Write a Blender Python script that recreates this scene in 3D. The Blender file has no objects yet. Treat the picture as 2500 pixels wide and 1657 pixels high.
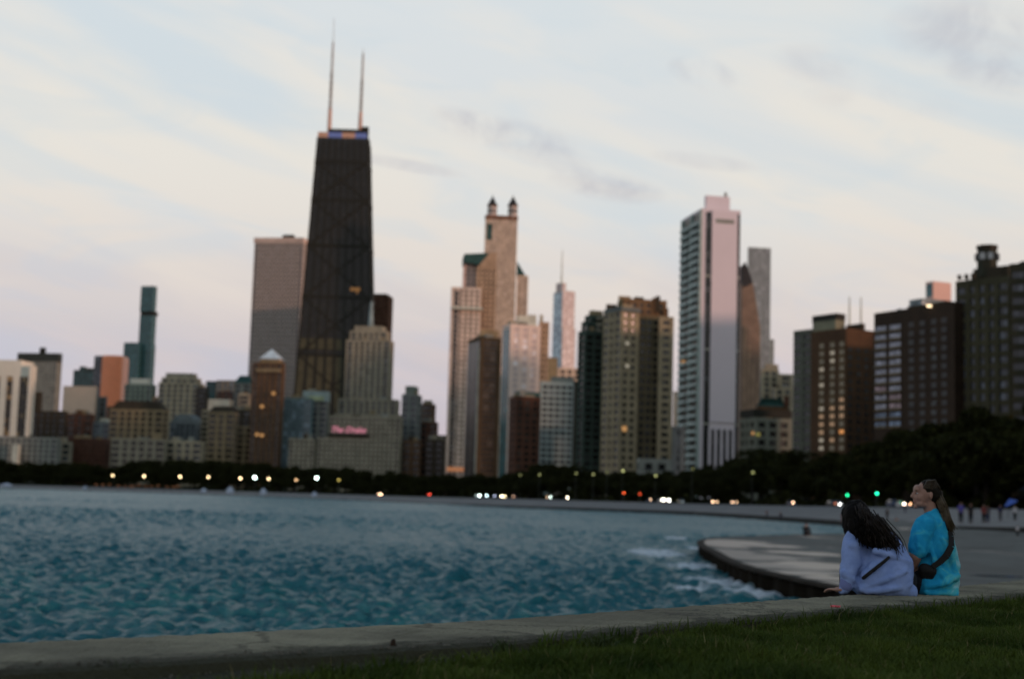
import bpy, bmesh, math, random
import numpy as np
from mathutils import Vector, Matrix
from mathutils.bvhtree import BVHTree
rnd = random.Random(7)
rng = np.random.default_rng(11)
R_ = math.radians
sc = bpy.context.scene
COL = sc.collection

# ------------------------------------------------------------------ camera
FPX = 3472.0
PITCH, ROLL = R_(6.35), R_(1.7)
CAM = Vector((0, 0, 3.2))
fw = Vector((0, math.cos(PITCH), math.sin(PITCH)))
r0 = Vector((1, 0, 0)); u0 = Vector((0, -math.sin(PITCH), math.cos(PITCH)))
rt = r0 * math.cos(ROLL) + u0 * math.sin(ROLL)
up = -r0 * math.sin(ROLL) + u0 * math.cos(ROLL)
cd = bpy.data.cameras.new('camera'); cam = bpy.data.objects.new('camera', cd); COL.objects.link(cam)
m = Matrix((rt, up, -fw)).transposed().to_4x4(); m.translation = CAM
cam.matrix_world = m
cd.sensor_width = 36; cd.lens = 50; cd.clip_start = 0.2; cd.clip_end = 30000
cd.dof.use_dof = True; cd.dof.focus_distance = 8.2; cd.dof.aperture_fstop = 1.85; cd.dof.aperture_blades = 0
sc.camera = cam

# ------------------------------------------------------------------ light
SUN_DIR = Vector((0.86, -0.51, 0.0)).normalized(); SUN_EL = R_(3.8)
sd = bpy.data.lights.new('sun', 'SUN'); sun = bpy.data.objects.new('sun', sd); COL.objects.link(sun)
sd.energy = 2.0; sd.angle = R_(2.0); sd.color = (1.0, 0.56, 0.42)
dirv = Vector((SUN_DIR.x * math.cos(SUN_EL), SUN_DIR.y * math.cos(SUN_EL), math.sin(SUN_EL)))
sun.rotation_euler = dirv.to_track_quat('Z', 'Y').to_euler()

w = bpy.data.worlds.new('World'); sc.world = w; w.use_nodes = True
nt = w.node_tree; nt.nodes.clear()
def N(t, tree=None, **k):
    n = (tree or nt).nodes.new(t)
    for a, b in k.items(): setattr(n, a, b)
    return n
def L(a, b, tree=None): (tree or nt).links.new(a, b)
def math_node(op, a, b=None, tree=None, clamp=False):
    n = N('ShaderNodeMath', tree, operation=op, use_clamp=clamp)
    for i, v in enumerate((a, b)):
        if v is None: continue
        if isinstance(v, (int, float)): n.inputs[i].default_value = v
        else: L(v, n.inputs[i], tree)
    return n.outputs[0]
def mixc(f, a, b, tree=None):
    n = N('ShaderNodeMix', tree, data_type='RGBA')
    for i, v in ((0, f), (6, a), (7, b)):
        if isinstance(v, (int, float)): n.inputs[i].default_value = v
        elif isinstance(v, tuple): n.inputs[i].default_value = (*v[:3], 1)
        else: L(v, n.inputs[i], tree)
    return n.outputs[2]
def ramp(f, stops, tree=None, interp='EASE'):
    n = N('ShaderNodeValToRGB', tree); n.color_ramp.interpolation = interp
    e = n.color_ramp.elements
    while len(e) > 1: e.remove(e[-1])
    e[0].position = stops[0][0]; e[0].color = (*stops[0][1], 1)
    for p, c in stops[1:]:
        q = e.new(p); q.color = (*c, 1)
    L(f, n.inputs[0], tree); return n.outputs[0]
def srgb(r, g, b):
    return tuple((c / 255 / 12.92) if c / 255 <= .04045 else ((c / 255 + .055) / 1.055) ** 2.4 for c in (r, g, b))

tc = N('ShaderNodeTexCoord'); sky = N('ShaderNodeTexSky', sky_type='NISHITA')
sky.sun_disc = False; sky.sun_elevation = SUN_EL
sky.sun_rotation = math.atan2(SUN_DIR.x, SUN_DIR.y)
sky.dust_density = 1.5
sep = N('ShaderNodeSeparateXYZ'); L(tc.outputs['Generated'], sep.inputs[0])
el = sep.outputs['Z']
# high thin overcast veil: colour by elevation, lavender and pink low down, pale blue-white above
veil = ramp(el, [(0.0, srgb(196, 184, 198)), (0.075, srgb(206, 198, 204)), (0.135, srgb(221, 213, 212)),
                 (0.2, srgb(224, 227, 229)), (0.36, srgb(224, 230, 233)), (0.55, srgb(150, 172, 196)), (1.0, srgb(96, 118, 150))])
az = math_node('DIVIDE', sep.outputs['X'], math_node('MAXIMUM', math_node('ABSOLUTE', sep.outputs['Y']), .2))
warm = mixc(math_node('MULTIPLY', math_node('ADD', az, 0.05, clamp=True), 1.6, clamp=True), (1, 1, 1), (1.05, 1.015, 0.955))
mulw = N('ShaderNodeMix', data_type='RGBA', blend_type='MULTIPLY'); mulw.inputs[0].default_value = 1
L(veil, mulw.inputs[6]); L(warm, mulw.inputs[7])
# streaky cirrus: long bands that slope down to the right
def bands(sx, sz, slope, loc, scale, detail, lo, hi, dist=.4):
    q = math_node('ADD', sep.outputs['Z'], math_node('MULTIPLY', sep.outputs['X'], slope))
    cb = N('ShaderNodeCombineXYZ'); L(math_node('MULTIPLY', sep.outputs['X'], sx), cb.inputs[0]); L(math_node('ADD', math_node('MULTIPLY', sep.outputs['Y'], sx * .6), loc), cb.inputs[1]); L(math_node('MULTIPLY', q, sz), cb.inputs[2])
    n = N('ShaderNodeTexNoise'); n.inputs['Scale'].default_value = scale; n.inputs['Detail'].default_value = detail; n.inputs['Roughness'].default_value = .5; n.inputs['Distortion'].default_value = dist
    L(cb.outputs[0], n.inputs['Vector']); return ramp(n.outputs[0], [(lo, (0, 0, 0)), (hi, (1, 1, 1))])
low = ramp(el, [(0.0, (1, 1, 1)), (0.30, (1, 1, 1)), (.6, (.25, .25, .25))])
cirrus = ramp(el, [(0.0, srgb(208, 192, 204)), (0.09, srgb(222, 208, 208)), (0.15, srgb(235, 225, 216)), (0.24, srgb(240, 234, 224)), (0.38, srgb(232, 232, 230)), (.6, srgb(165, 182, 202)), (1.0, srgb(110, 130, 158))])
blue = ramp(el, [(0.0, srgb(190, 186, 206)), (0.1, srgb(200, 203, 218)), (0.2, srgb(210, 222, 229)), (0.38, srgb(212, 225, 233)), (.6, srgb(140, 165, 195)), (1.0, srgb(90, 114, 150))])
c3 = bands(1.6, 5.5, .30, 2.3, 1.7, 4, .42, .62)
s2 = mixc(math_node('MULTIPLY', c3, .6), mulw.outputs[2], blue)
c1 = bands(1.3, 7.5, .34, .7, 1.5, 8, .44, .60)
s1 = mixc(math_node('MULTIPLY', c1, .85), s2, cirrus)
c2 = bands(3.4, 17, .20, 5.1, 1.6, 9, .46, .64, .9)
s2b = mixc(math_node('MULTIPLY', c2, .45), s1, cirrus)
c4 = bands(4.2, 15, .12, 9.4, 1.8, 9, .50, .68, 1.0)
s3 = mixc(math_node('MULTIPLY', c4, .35), s2b, blue)
# small torn grey clouds, real positions on the sky as directions
def pdir(x, y):
    v = fw + rt * ((x - 1250) / FPX) - up * ((y - 828.5) / FPX); return v.normalized()
cur = s3
nb = N('ShaderNodeTexNoise'); nb.inputs['Scale'].default_value = 19; nb.inputs['Detail'].default_value = 9; nb.inputs['Roughness'].default_value = .62; nb.inputs['Distortion'].default_value = .6
L(tc.outputs['Generated'], nb.inputs['Vector'])
tot = None
for (x, y, rx, ry, s) in [(1715, 180, 75, 38, .75), (1240, 330, 170, 42, .55), (1350, 385, 120, 32, .5), (1480, 455, 130, 36, .7), (1000, 405, 130, 16, .5),
                          (1150, 290, 90, 24, .35), (1720, 395, 120, 20, .35), (2010, 160, 110, 45, .3), (2400, 95, 190, 90, .6), (2450, 190, 110, 40, .5), (2150, 250, 160, 40, .25)]:
    d = pdir(x, y)
    vs = N('ShaderNodeVectorMath', operation='SUBTRACT'); L(tc.outputs['Generated'], vs.inputs[0]); vs.inputs[1].default_value = d
    sp = N('ShaderNodeSeparateXYZ'); L(vs.outputs[0], sp.inputs[0])
    a = math_node('POWER', math_node('DIVIDE', math_node('ABSOLUTE', math_node('ADD', sp.outputs[0], math_node('MULTIPLY', sp.outputs[2], .35))), rx / FPX), 2)
    b = math_node('POWER', math_node('DIVIDE', math_node('ABSOLUTE', math_node('ADD', sp.outputs[2], math_node('MULTIPLY', sp.outputs[0], .12))), ry / FPX), 2)
    yy = math_node('GREATER_THAN', sep.outputs['Y'], 0)
    f = math_node('MULTIPLY', math_node('SUBTRACT', 1.25, math_node('ADD', a, b), clamp=True), yy)
    f = math_node('MULTIPLY', f, s)
    tot = f if tot is None else math_node('ADD', tot, f)
nbr = ramp(nb.outputs[0], [(0.32, (0, 0, 0)), (0.70, (1, 1, 1))])
cl = math_node('MULTIPLY', math_node('MULTIPLY', tot, nbr), .72, clamp=True)
s4 = mixc(cl, s3, srgb(178, 178, 192))
# nishita blue behind the veil
sk = N('ShaderNodeVectorMath', operation='SCALE'); L(sky.outputs[0], sk.inputs[0]); sk.inputs['Scale'].default_value = .085
fin = mixc(.93, sk.outputs[0], s4)
bg = N('ShaderNodeBackground'); L(fin, bg.inputs[0]); bg.inputs[1].default_value = 1.0
wo = N('ShaderNodeOutputWorld'); L(bg.outputs[0], wo.inputs[0])

sc.view_settings.view_transform = 'Standard'; sc.view_settings.look = 'None'
sc.view_settings.exposure = 0; sc.view_settings.gamma = 1; sc.view_settings.use_curve_mapping = False
sc.cycles.use_denoising = True
try: sc.cycles.denoiser = 'OPENIMAGEDENOISE'
except Exception: pass
sc.cycles.max_bounces = 5; sc.cycles.diffuse_bounces = 2; sc.cycles.glossy_bounces = 3; sc.cycles.sample_clamp_indirect = 3

# ------------------------------------------------------------------ helpers
def ray(x, y): return (fw + rt * ((x - 1250) / FPX) - up * ((y - 828.5) / FPX))
def P(x, y, d):
    v = ray(x, y); return CAM + v * (d / v.y)
def PZ(x, y, z):
    v = ray(x, y); return CAM + v * ((z - CAM.z) / v.z)
def px(p):
    v = Vector(p) - CAM; q = v.dot(fw); return 1250 + FPX * v.dot(rt) / q, 828.5 - FPX * v.dot(up) / q

def mat(name, col, rough=.8, var=.12, scale=.3, spec=.3, metal=0, bump=0, bscale=20, col2=None, emit=None, estr=0, stretch=(1, 1, 1)):
    mt = bpy.data.materials.new(name); mt.use_nodes = True; t = mt.node_tree; b = t.nodes['Principled BSDF']
    b.inputs['Roughness'].default_value = rough; b.inputs['Metallic'].default_value = metal
    b.inputs['Specular IOR Level'].default_value = spec
    g = N('ShaderNodeNewGeometry', t); mpn = N('ShaderNodeMapping', t); mpn.inputs['Scale'].default_value = stretch
    L(g.outputs['Position'], mpn.inputs[0], t)
    n = N('ShaderNodeTexNoise', t); n.inputs['Scale'].default_value = scale; n.inputs['Detail'].default_value = 6; n.inputs['Roughness'].default_value = .65
    L(mpn.outputs[0], n.inputs['Vector'], t)
    c2 = col2 or tuple(min(1, c * (1 + var)) for c in col); c1 = tuple(c * (1 - var) for c in col) if col2 is None else col
    o = ramp(n.outputs[0], [(.3, c1), (.7, c2)], t, 'LINEAR')
    L(o, b.inputs['Base Color'], t)
    if bump:
        n2 = N('ShaderNodeTexNoise', t); n2.inputs['Scale'].default_value = bscale; n2.inputs['Detail'].default_value = 5; L(g.outputs['Position'], n2.inputs['Vector'], t)
        bp = N('ShaderNodeBump', t); bp.inputs['Strength'].default_value = bump; bp.inputs['Distance'].default_value = .02 if bscale > 5 else .2
        L(n2.outputs[0], bp.inputs['Height'], t); L(bp.outputs[0], b.inputs['Normal'], t)
    if emit:
        b.inputs['Emission Color'].default_value = (*emit, 1); b.inputs['Emission Strength'].default_value = estr
    return mt
def glassmat(name, col, rough=.25, var=.6, cell=(3.2, 3.2, 3.4), spec=.5, light=None):
    """facade glass: every pane (a cell of the grid) a little different, some with pale blinds"""
    mt = bpy.data.materials.new(name); mt.use_nodes = True; t = mt.node_tree; b = t.nodes['Principled BSDF']
    b.inputs['Roughness'].default_value = rough; b.inputs['Specular IOR Level'].default_value = spec
    g = N('ShaderNodeNewGeometry', t); dv = N('ShaderNodeVectorMath', t, operation='DIVIDE'); dv.inputs[1].default_value = cell
    L(g.outputs['Position'], dv.inputs[0], t); fl = N('ShaderNodeVectorMath', t, operation='FLOOR'); L(dv.outputs[0], fl.inputs[0], t)
    wn = N('ShaderNodeTexWhiteNoise', t); L(fl.outputs[0], wn.inputs[0], t)
    li = light or tuple(min(1, c * 2.6 + .03) for c in col)
    o = ramp(wn.outputs[0], [(0, tuple(c * (1 - var) for c in col)), (.7, col), (1.0, li)], t, 'LINEAR')
    L(o, b.inputs['Base Color'], t); return mt
def emat(name, col, s):
    mt = bpy.data.materials.new(name); mt.use_nodes = True; t = mt.node_tree; t.nodes.clear()
    e = N('ShaderNodeEmission', t); e.inputs[0].default_value = (*col, 1); e.inputs[1].default_value = s
    # a lamp's glass glows unevenly from its middle
    o = N('ShaderNodeOutputMaterial', t); L(e.outputs[0], o.inputs[0], t); return mt

def tag(o, label=None, cat=None, group=None, kind=None):
    if label: o['label'] = label
    if cat: o['category'] = cat
    if group: o['group'] = group
    if kind: o['kind'] = kind
    return o
def link(name, me, parent=None, loc=None):
    o = bpy.data.objects.new(name, me); COL.objects.link(o)
    if parent: o.parent = parent
    if loc is not None: o.location = loc
    return o
def empty(name, loc, rz=0):
    o = link(name, None, None, loc); o.rotation_euler.z = rz; o.empty_display_size = .2; return o
class MB:
    def __init__(s): s.v = []; s.f = []
    def add(s, vs, fs):
        k = len(s.v); s.v += [tuple(v) for v in vs]; s.f += [tuple(i + k for i in f) for f in fs]; return s
    def box(s, x0, x1, y0, y1, z0, z1):
        return s.add([(x0, y0, z0), (x1, y0, z0), (x1, y1, z0), (x0, y1, z0), (x0, y0, z1), (x1, y0, z1), (x1, y1, z1), (x0, y1, z1)],
                     [(3, 2, 1, 0), (4, 5, 6, 7), (0, 1, 5, 4), (1, 2, 6, 5), (2, 3, 7, 6), (3, 0, 4, 7)])
    def cbox(s, c, sz): return s.box(c[0] - sz[0] / 2, c[0] + sz[0] / 2, c[1] - sz[1] / 2, c[1] + sz[1] / 2, c[2] - sz[2] / 2, c[2] + sz[2] / 2)
    def prism(s, pts, z0, z1, top=None):
        n = len(pts); tp = top or pts
        vs = [(p[0], p[1], z0) for p in pts] + [(p[0], p[1], z1) for p in tp]
        return s.add(vs, [tuple(range(n - 1, -1, -1)), tuple(range(n, 2 * n))] + [(i, (i + 1) % n, (i + 1) % n + n, i + n) for i in range(n)])
    def tube(s, a, b, ra, rb, n=10):
        a = Vector(a); b = Vector(b); d = (b - a).normalized(); q = d.to_track_quat('Z', 'Y').to_matrix()
        vs = []
        for p, r in ((a, ra), (b, rb)):
            for i in range(n):
                t = 2 * math.pi * i / n; vs.append(p + q @ Vector((math.cos(t) * r, math.sin(t) * r, 0)))
        return s.add(vs, [tuple(range(n - 1, -1, -1)), tuple(range(n, 2 * n))] + [(i, (i + 1) % n, (i + 1) % n + n, i + n) for i in range(n)])
    def ell(s, c, r, seg=12, ring=8, rot=None):
        vs = []; fs = []; c = Vector(c); r = (r, r, r) if isinstance(r, (int, float)) else r
        for j in range(ring + 1):
            ph = math.pi * j / ring
            for i in range(seg):
                t = 2 * math.pi * i / seg
                v = Vector((r[0] * math.sin(ph) * math.cos(t), r[1] * math.sin(ph) * math.sin(t), -r[2] * math.cos(ph)))
                if rot is not None: v = rot @ v
                vs.append(c + v)
        for j in range(ring):
            for i in range(seg):
                fs.append((j * seg + i, j * seg + (i + 1) % seg, (j + 1) * seg + (i + 1) % seg, (j + 1) * seg + i))
        return s.add(vs, fs)
    def mesh(s, name, mt, smooth=False):
        me = bpy.data.meshes.new(name); me.from_pydata(s.v, [], s.f)
        if mt: me.materials.append(mt)
        if smooth: me.polygons.foreach_set('use_smooth', [True] * len(me.polygons))
        me.update(); return me
    def build(s, name, mt, parent=None, loc=None, smooth=False): return link(name, s.mesh(name, mt, smooth), parent, loc)
def npmesh(name, v, f, mt, smooth=False):
    """numpy arrays to a mesh; f is (n,3) or (n,4)"""
    me = bpy.data.meshes.new(name); me.vertices.add(len(v)); me.vertices.foreach_set('co', np.asarray(v, np.float32).ravel())
    k = f.shape[1]; me.loops.add(f.size); me.loops.foreach_set('vertex_index', f.astype(np.int32).ravel())
    me.polygons.add(len(f)); me.polygons.foreach_set('loop_start', np.arange(0, f.size, k, dtype=np.int32))
    me.polygons.foreach_set('loop_total', np.full(len(f), k, np.int32))
    if smooth: me.polygons.foreach_set('use_smooth', np.ones(len(f), bool))
    me.materials.append(mt); me.update(calc_edges=True); me.validate(); return me
def grid_faces(nr, nc):
    i = np.arange(nr - 1)[:, None] * nc + np.arange(nc - 1)[None, :]; i = i.ravel()
    return np.stack([i, i + 1, i + nc + 1, i + nc], 1)

# ------------------------------------------------------------------ terrain: columns by bearing, rows by real distance
COLS = [  # bearing pixel, shore distance, height at shore step, road distance, road height
    (-2600, 1300, .3, 1450, 2.6), (-1200, 1050, .3, 1150, 2.4), (-500, 930, .3, 1000, 2.3), (0, 875, .25, 935, 2.2), (500, 815, .25, 880, 2.3), (800, 690, .3, 760, 2.4),
    (1000, 590, .3, 660, 2.5), (1250, 470, .7, 560, 2.9), (1500, 425, .9, 520, 3.0), (1700, 385, 1.0, 470, 3.1), (1900, 300, 1.0, 400, 3.3),
    (2060, 252, 1.0, 350, 3.5), (2150, 205, 1.0, 330, 3.6), (2250, 150, 1.35, 310, 3.7), (2350, 126, 1.9, 300, 3.8), (2500, 112, 2.1, 290, 3.9), (2800, 100, 2.2, 270, 4.0), (3600, 80, 2.3, 230, 4.1), (6000, 50, 2.4, 150, 4.2)]
def colat(x):
    for a, b in zip(COLS, COLS[1:]):
        if a[0] <= x <= b[0]:
            t = (x - a[0]) / (b[0] - a[0]); return [p + (q - p) * t for p, q in zip(a, b)]
    return list(COLS[0] if x < COLS[0][0] else COLS[-1])
def bx(x, d, z):
    """point at depth d and height z in the bearing that shows at column x on the horizon"""
    return Vector(((x - 1250) / FPX * d, d, z))
m_sand = mat('beach_sand', srgb(94, 95, 91), .9, .12, .15, bump=.3, bscale=2, col2=srgb(124, 122, 118))
m_parkground = mat('park_ground', (.015, .022, .008), .95, .3, .05)
m_asphalt = mat('asphalt', (.045, .045, .047), .85, .15, .5)
m_conc_dark = mat('weathered_concrete_dark', (.016, .016, .013), .9, .3, .6)
xs = list(range(-2600, 6001, 50))
rowsd = []
V = []
for x in xs:
    c = colat(x); wob = 3 * math.sin(x * .011) + 1.5 * math.sin(x * .037)
    s, zs, rd, rz = c[1] + wob * .4 * (c[1] / 400), c[2], c[3], c[4]
    pr = [(s, -1.5), (s + .3, zs), (s + (rd - s) * .25, zs + (rz - zs) * .45), (s + (rd - s) * .6, zs + (rz - zs) * .8), (rd - 9, rz), (rd + 9, rz), (rd + 60, rz + .3), (rd + 300, rz + .5), (rd + 1500, rz + 1), (rd + 9000, rz + 1)]
    V.append([tuple(bx(x, d, z)) for d, z in pr])
def strip(name, i0, i1, mt, kind='structure', dz=0):
    mb = MB(); k = i1 - i0 + 1
    mb.v = [(p[0], p[1], p[2] + dz) for c in V for p in c[i0:i1 + 1]]
    mb.f = [(i * k + j, (i + 1) * k + j, (i + 1) * k + j + 1, i * k + j + 1) for i in range(len(V) - 1) for j in range(k - 1)]
    o = mb.build(name, mt); o['kind'] = kind; return o
strip('beach_edge_step', 0, 1, m_conc_dark)
strip('beach', 1, 4, m_sand); strip('lakefront_road', 4, 5, m_asphalt); strip('park_ground', 5, 9, m_parkground)
allv = [Vector(p) for c in V for p in c]; kk = 10
BV = BVHTree.FromPolygons(allv, [(i * kk + j, (i + 1) * kk + j, (i + 1) * kk + j + 1, i * kk + j + 1) for i in range(len(V) - 1) for j in range(kk - 1)])
def gz(x, y):
    h = BV.ray_cast(Vector((x, y, 60)), Vector((0, 0, -1))); return h[0].z if h[0] else 0
# painted lane dashes on the lakefront road
mb = MB()
for i in range(0, len(V) - 1):
    a = (Vector(V[i][4]) + Vector(V[i][5])) / 2; b = (Vector(V[i + 1][4]) + Vector(V[i + 1][5])) / 2
    d = (b - a); q = a + d * .35; n = Vector((-d.y, d.x, 0)).normalized() * .08; zz = Vector((0, 0, .006))
    mb.add([a + n + zz, q + n + zz, q - n + zz, a - n + zz], [(0, 1, 2, 3)])
o = mb.build('lane_markings', mat('lane_paint', (.6, .6, .57), .7)); o['kind'] = 'structure'

# ------------------------------------------------------------------ lake
def ocean_tile(n, size, wind, seed, LP=2.7, lmin=.3, lmax=8, power=-3.3, spread=5):
    g = np.random.default_rng(seed); k1 = np.fft.fftfreq(n, size / n) * 2 * np.pi
    kx, ky = np.meshgrid(k1, k1); k = np.hypot(kx, ky); k[0, 0] = 1e9
    cosd = (kx * wind[0] + ky * wind[1]) / k; lp = LP; kp = 2 * np.pi / lp
    S = k ** power * np.exp(-1.25 * (kp / k) ** 2) * (.06 + np.abs(cosd) ** spread) * (cosd > -.3)
    S[k > 2 * np.pi / lmin] = 0; S[k < 2 * np.pi / lmax] = 0
    amp = np.sqrt(S) * (g.normal(size=(n, n)) + 1j * g.normal(size=(n, n)))
    h = np.real(np.fft.ifft2(amp)); sd_ = h.std()
    dx = np.real(np.fft.ifft2(-1j * kx / k * amp)); dy = np.real(np.fft.ifft2(-1j * ky / k * amp))
    return h / sd_, dx / sd_, dy / sd_
def samp(a, x, y, size):
    n = a.shape[0]; u = (x / size * n) % n; v = (y / size * n) % n
    i = np.floor(u).astype(int); j = np.floor(v).astype(int); fu = u - i; fv = v - j; i %= n; j %= n; i2 = (i + 1) % n; j2 = (j + 1) % n
    return (a[j, i] * (1 - fu) * (1 - fv) + a[j, i2] * fu * (1 - fv) + a[j2, i] * (1 - fu) * fv + a[j2, i2] * fu * fv)
NR, NC = 1300, 620
ya = 9 * (1350 / 9) ** np.linspace(0, 1, NR); ta = np.linspace(-.78, .42, NC)
Y, T = np.meshgrid(ya, ta, indexing='ij'); X = Y * T
wind = np.array([.28, -.96])
h1, dx1, dy1 = ocean_tile(640, 53., wind, 3, 2.0); h2, dx2, dy2 = ocean_tile(512, 33.3, wind, 5, 1.5, lmax=4)
ca, sa = math.cos(.5), math.sin(.5); Xr = X * ca - Y * sa; Yr = X * sa + Y * ca
A1, A2 = .080, .040
H = A1 * samp(h1, X, Y, 53.) + A2 * samp(h2, Xr, Yr, 33.3)
DX = .6 * (A1 * samp(dx1, X, Y, 53.)); DY = .6 * (A1 * samp(dy1, X, Y, 53.))
fade = np.clip((1350 - Y) / 400, .3, 1)
pw = 1 + .5 * np.sin(X * .05 + Y * .021) * np.sin(Y * .043 - X * .013)
v = np.stack([X + DX, Y + DY, H * fade * pw], -1).reshape(-1, 3)
mw = bpy.data.materials.new('lake_water'); mw.use_nodes = True; t = mw.node_tree; b = t.nodes['Principled BSDF']
g = N('ShaderNodeNewGeometry', t)
b.inputs['IOR'].default_value = 1.33; b.inputs['Specular IOR Level'].default_value = .33; b.inputs['Roughness'].default_value = .12
nn = N('ShaderNodeTexNoise', t); nn.inputs['Scale'].default_value = 5.5; nn.inputs['Detail'].default_value = 6; nn.inputs['Roughness'].default_value = .62
mpw = N('ShaderNodeMapping', t); mpw.inputs['Scale'].default_value = (1, 1.3, 1); mpw.inputs['Rotation'].default_value = (0, 0, .6)
L(g.outputs['Position'], mpw.inputs[0], t); L(mpw.outputs[0], nn.inputs['Vector'], t)
bp = N('ShaderNodeBump', t); bp.inputs['Strength'].default_value = 1.0; bp.inputs['Distance'].default_value = .22; L(nn.outputs[0], bp.inputs['Height'], t); nw = N('ShaderNodeTexNoise', t); nw.inputs['Scale'].default_value = 1.1; nw.inputs['Detail'].default_value = 5; nw.inputs['Roughness'].default_value = .6
mpv = N('ShaderNodeMapping', t); mpv.inputs['Scale'].default_value = (.55, 1.25, 1); mpv.inputs['Rotation'].default_value = (0, 0, -.28); L(g.outputs['Position'], mpv.inputs[0], t); L(mpv.outputs[0], nw.inputs['Vector'], t)
bp2 = N('ShaderNodeBump', t); bp2.inputs['Strength'].default_value = .8; bp2.inputs['Distance'].default_value = .55; L(nw.outputs[0], bp2.inputs['Height'], t); L(bp2.outputs[0], bp.inputs['Normal'], t)
L(bp.outputs[0], b.inputs['Normal'], t)
# foam near the breakwater platform: broken lace in world space
def foam_blob(x, y, rx, ry):
    p = PZ(x, y, 0); s_ = N('ShaderNodeVectorMath', t, operation='SUBTRACT'); L(g.outputs['Position'], s_.inputs[0], t); s_.inputs[1].default_value = p
    q = N('ShaderNodeVectorMath', t, operation='DIVIDE'); L(s_.outputs[0], q.inputs[0], t); q.inputs[1].default_value = (rx, ry, 1.5)
    ln = N('ShaderNodeVectorMath', t, operation='LENGTH'); L(q.outputs[0], ln.inputs[0], t)
    return math_node('SUBTRACT', 1, ln.outputs['Value'], t, clamp=True)
tot = None
for a_ in [(1600, 1350, 2.2, 9), (1705, 1385, 2.0, 5), (1770, 1425, 2.2, 4.0), (1860, 1455, 2.0, 3), (1700, 1340, 1.2, 4), (1680, 1440, 1.2, 2.4), (1650, 1315, 1.6, 6)]:
    f = foam_blob(*a_); tot = f if tot is None else math_node('ADD', tot, f, t)
fn = N('ShaderNodeTexNoise', t); fn.inputs['Scale'].default_value = 1.6; fn.inputs['Detail'].default_value = 9; fn.inputs['Roughness'].default_value = .7; L(g.outputs['Position'], fn.inputs['Vector'], t)
fm = ramp(math_node('ADD', math_node('MULTIPLY', tot, .66, t), fn.outputs[0], t), [(.60, (0, 0, 0)), (.80, (1, 1, 1))], t)
fm = math_node('MULTIPLY', fm, .98, t)
base = mixc(fm, (.015, .152, .178), (.70, .78, .80), t); L(base, b.inputs['Base Color'], t)
rr = N('ShaderNodeMix', t, data_type='FLOAT'); L(fm, rr.inputs[0], t); rr.inputs[2].default_value = .3; rr.inputs[3].default_value = .7; L(rr.outputs[0], b.inputs['Roughness'], t)
o = link('lake_water', npmesh('lake_water', v, grid_faces(NR, NC), mw, True)); o['kind'] = 'structure'
# lake bed far below closes the sheet
mb = MB(); mb.add([(-3000, -200, -3), (1200, -200, -3), (1200, 1500, -3), (-3000, 1500, -3)], [(0, 1, 2, 3)])
o = mb.build('lake_bed', mat('lake_bed_mud', (.02, .04, .04), .9)); o['kind'] = 'structure'

# ------------------------------------------------------------------ breakwater platform and promenade
m_pave = bpy.data.materials.new('wet_promenade_concrete'); m_pave.use_nodes = True; t = m_pave.node_tree; b = t.nodes['Principled BSDF']
g = N('ShaderNodeNewGeometry', t)
n1 = N('ShaderNodeTexNoise', t); n1.inputs['Scale'].default_value = .55; n1.inputs['Detail'].default_value = 8; n1.inputs['Roughness'].default_value = .65; L(g.outputs['Position'], n1.inputs['Vector'], t)
mpp = N('ShaderNodeMapping', t); mpp.inputs['Scale'].default_value = (.3, .045, 1); mpp.inputs['Rotation'].default_value = (0, 0, .35); L(g.outputs['Position'], mpp.inputs[0], t)
n2 = N('ShaderNodeTexNoise', t); n2.inputs['Scale'].default_value = 1.0; n2.inputs['Detail'].default_value = 5; L(mpp.outputs[0], n2.inputs['Vector'], t)
sp = N('ShaderNodeSeparateXYZ', t); L(g.outputs['Position'], sp.inputs[0], t)
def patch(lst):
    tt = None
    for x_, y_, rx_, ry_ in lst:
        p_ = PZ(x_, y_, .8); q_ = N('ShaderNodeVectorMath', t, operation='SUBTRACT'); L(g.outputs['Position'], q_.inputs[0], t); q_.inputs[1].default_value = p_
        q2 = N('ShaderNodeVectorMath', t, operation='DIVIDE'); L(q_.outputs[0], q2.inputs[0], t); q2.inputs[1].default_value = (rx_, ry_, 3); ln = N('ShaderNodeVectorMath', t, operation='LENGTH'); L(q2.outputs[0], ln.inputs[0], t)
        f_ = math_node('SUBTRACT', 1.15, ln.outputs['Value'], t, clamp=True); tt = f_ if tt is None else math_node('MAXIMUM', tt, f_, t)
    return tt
pn_ = math_node('ADD', math_node('MULTIPLY', math_node('SUBTRACT', n2.outputs[0], .5, t), 1.8, t), math_node('MULTIPLY', math_node('SUBTRACT', n1.outputs[0], .5, t), 1.2, t), t)
# sky glare on the wet film painted as pale tongues, dark wet patches between
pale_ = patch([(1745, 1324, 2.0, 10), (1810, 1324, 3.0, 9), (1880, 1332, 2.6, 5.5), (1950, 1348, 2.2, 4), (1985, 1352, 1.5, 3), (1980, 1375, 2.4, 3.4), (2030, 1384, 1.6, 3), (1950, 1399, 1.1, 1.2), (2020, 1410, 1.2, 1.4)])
dark_ = patch([(1850, 1358, 3.0, 6), (1900, 1380, 2.8, 4.0), (1780, 1345, 1.6, 5), (1800, 1352, 1.6, 6), (1985, 1396, 1.6, 1.6), (1960, 1362, 1.6, 1.6), (2010, 1420, 1.6, 1.2), (1880, 1392, 1.6, 1.4)])
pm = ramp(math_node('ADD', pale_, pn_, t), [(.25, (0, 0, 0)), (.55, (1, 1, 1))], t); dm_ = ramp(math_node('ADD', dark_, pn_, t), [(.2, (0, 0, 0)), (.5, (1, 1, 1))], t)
dry = ramp(n1.outputs[0], [(.3, srgb(58, 62, 57)), (.7, srgb(90, 93, 86))], t, 'LINEAR')
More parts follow.
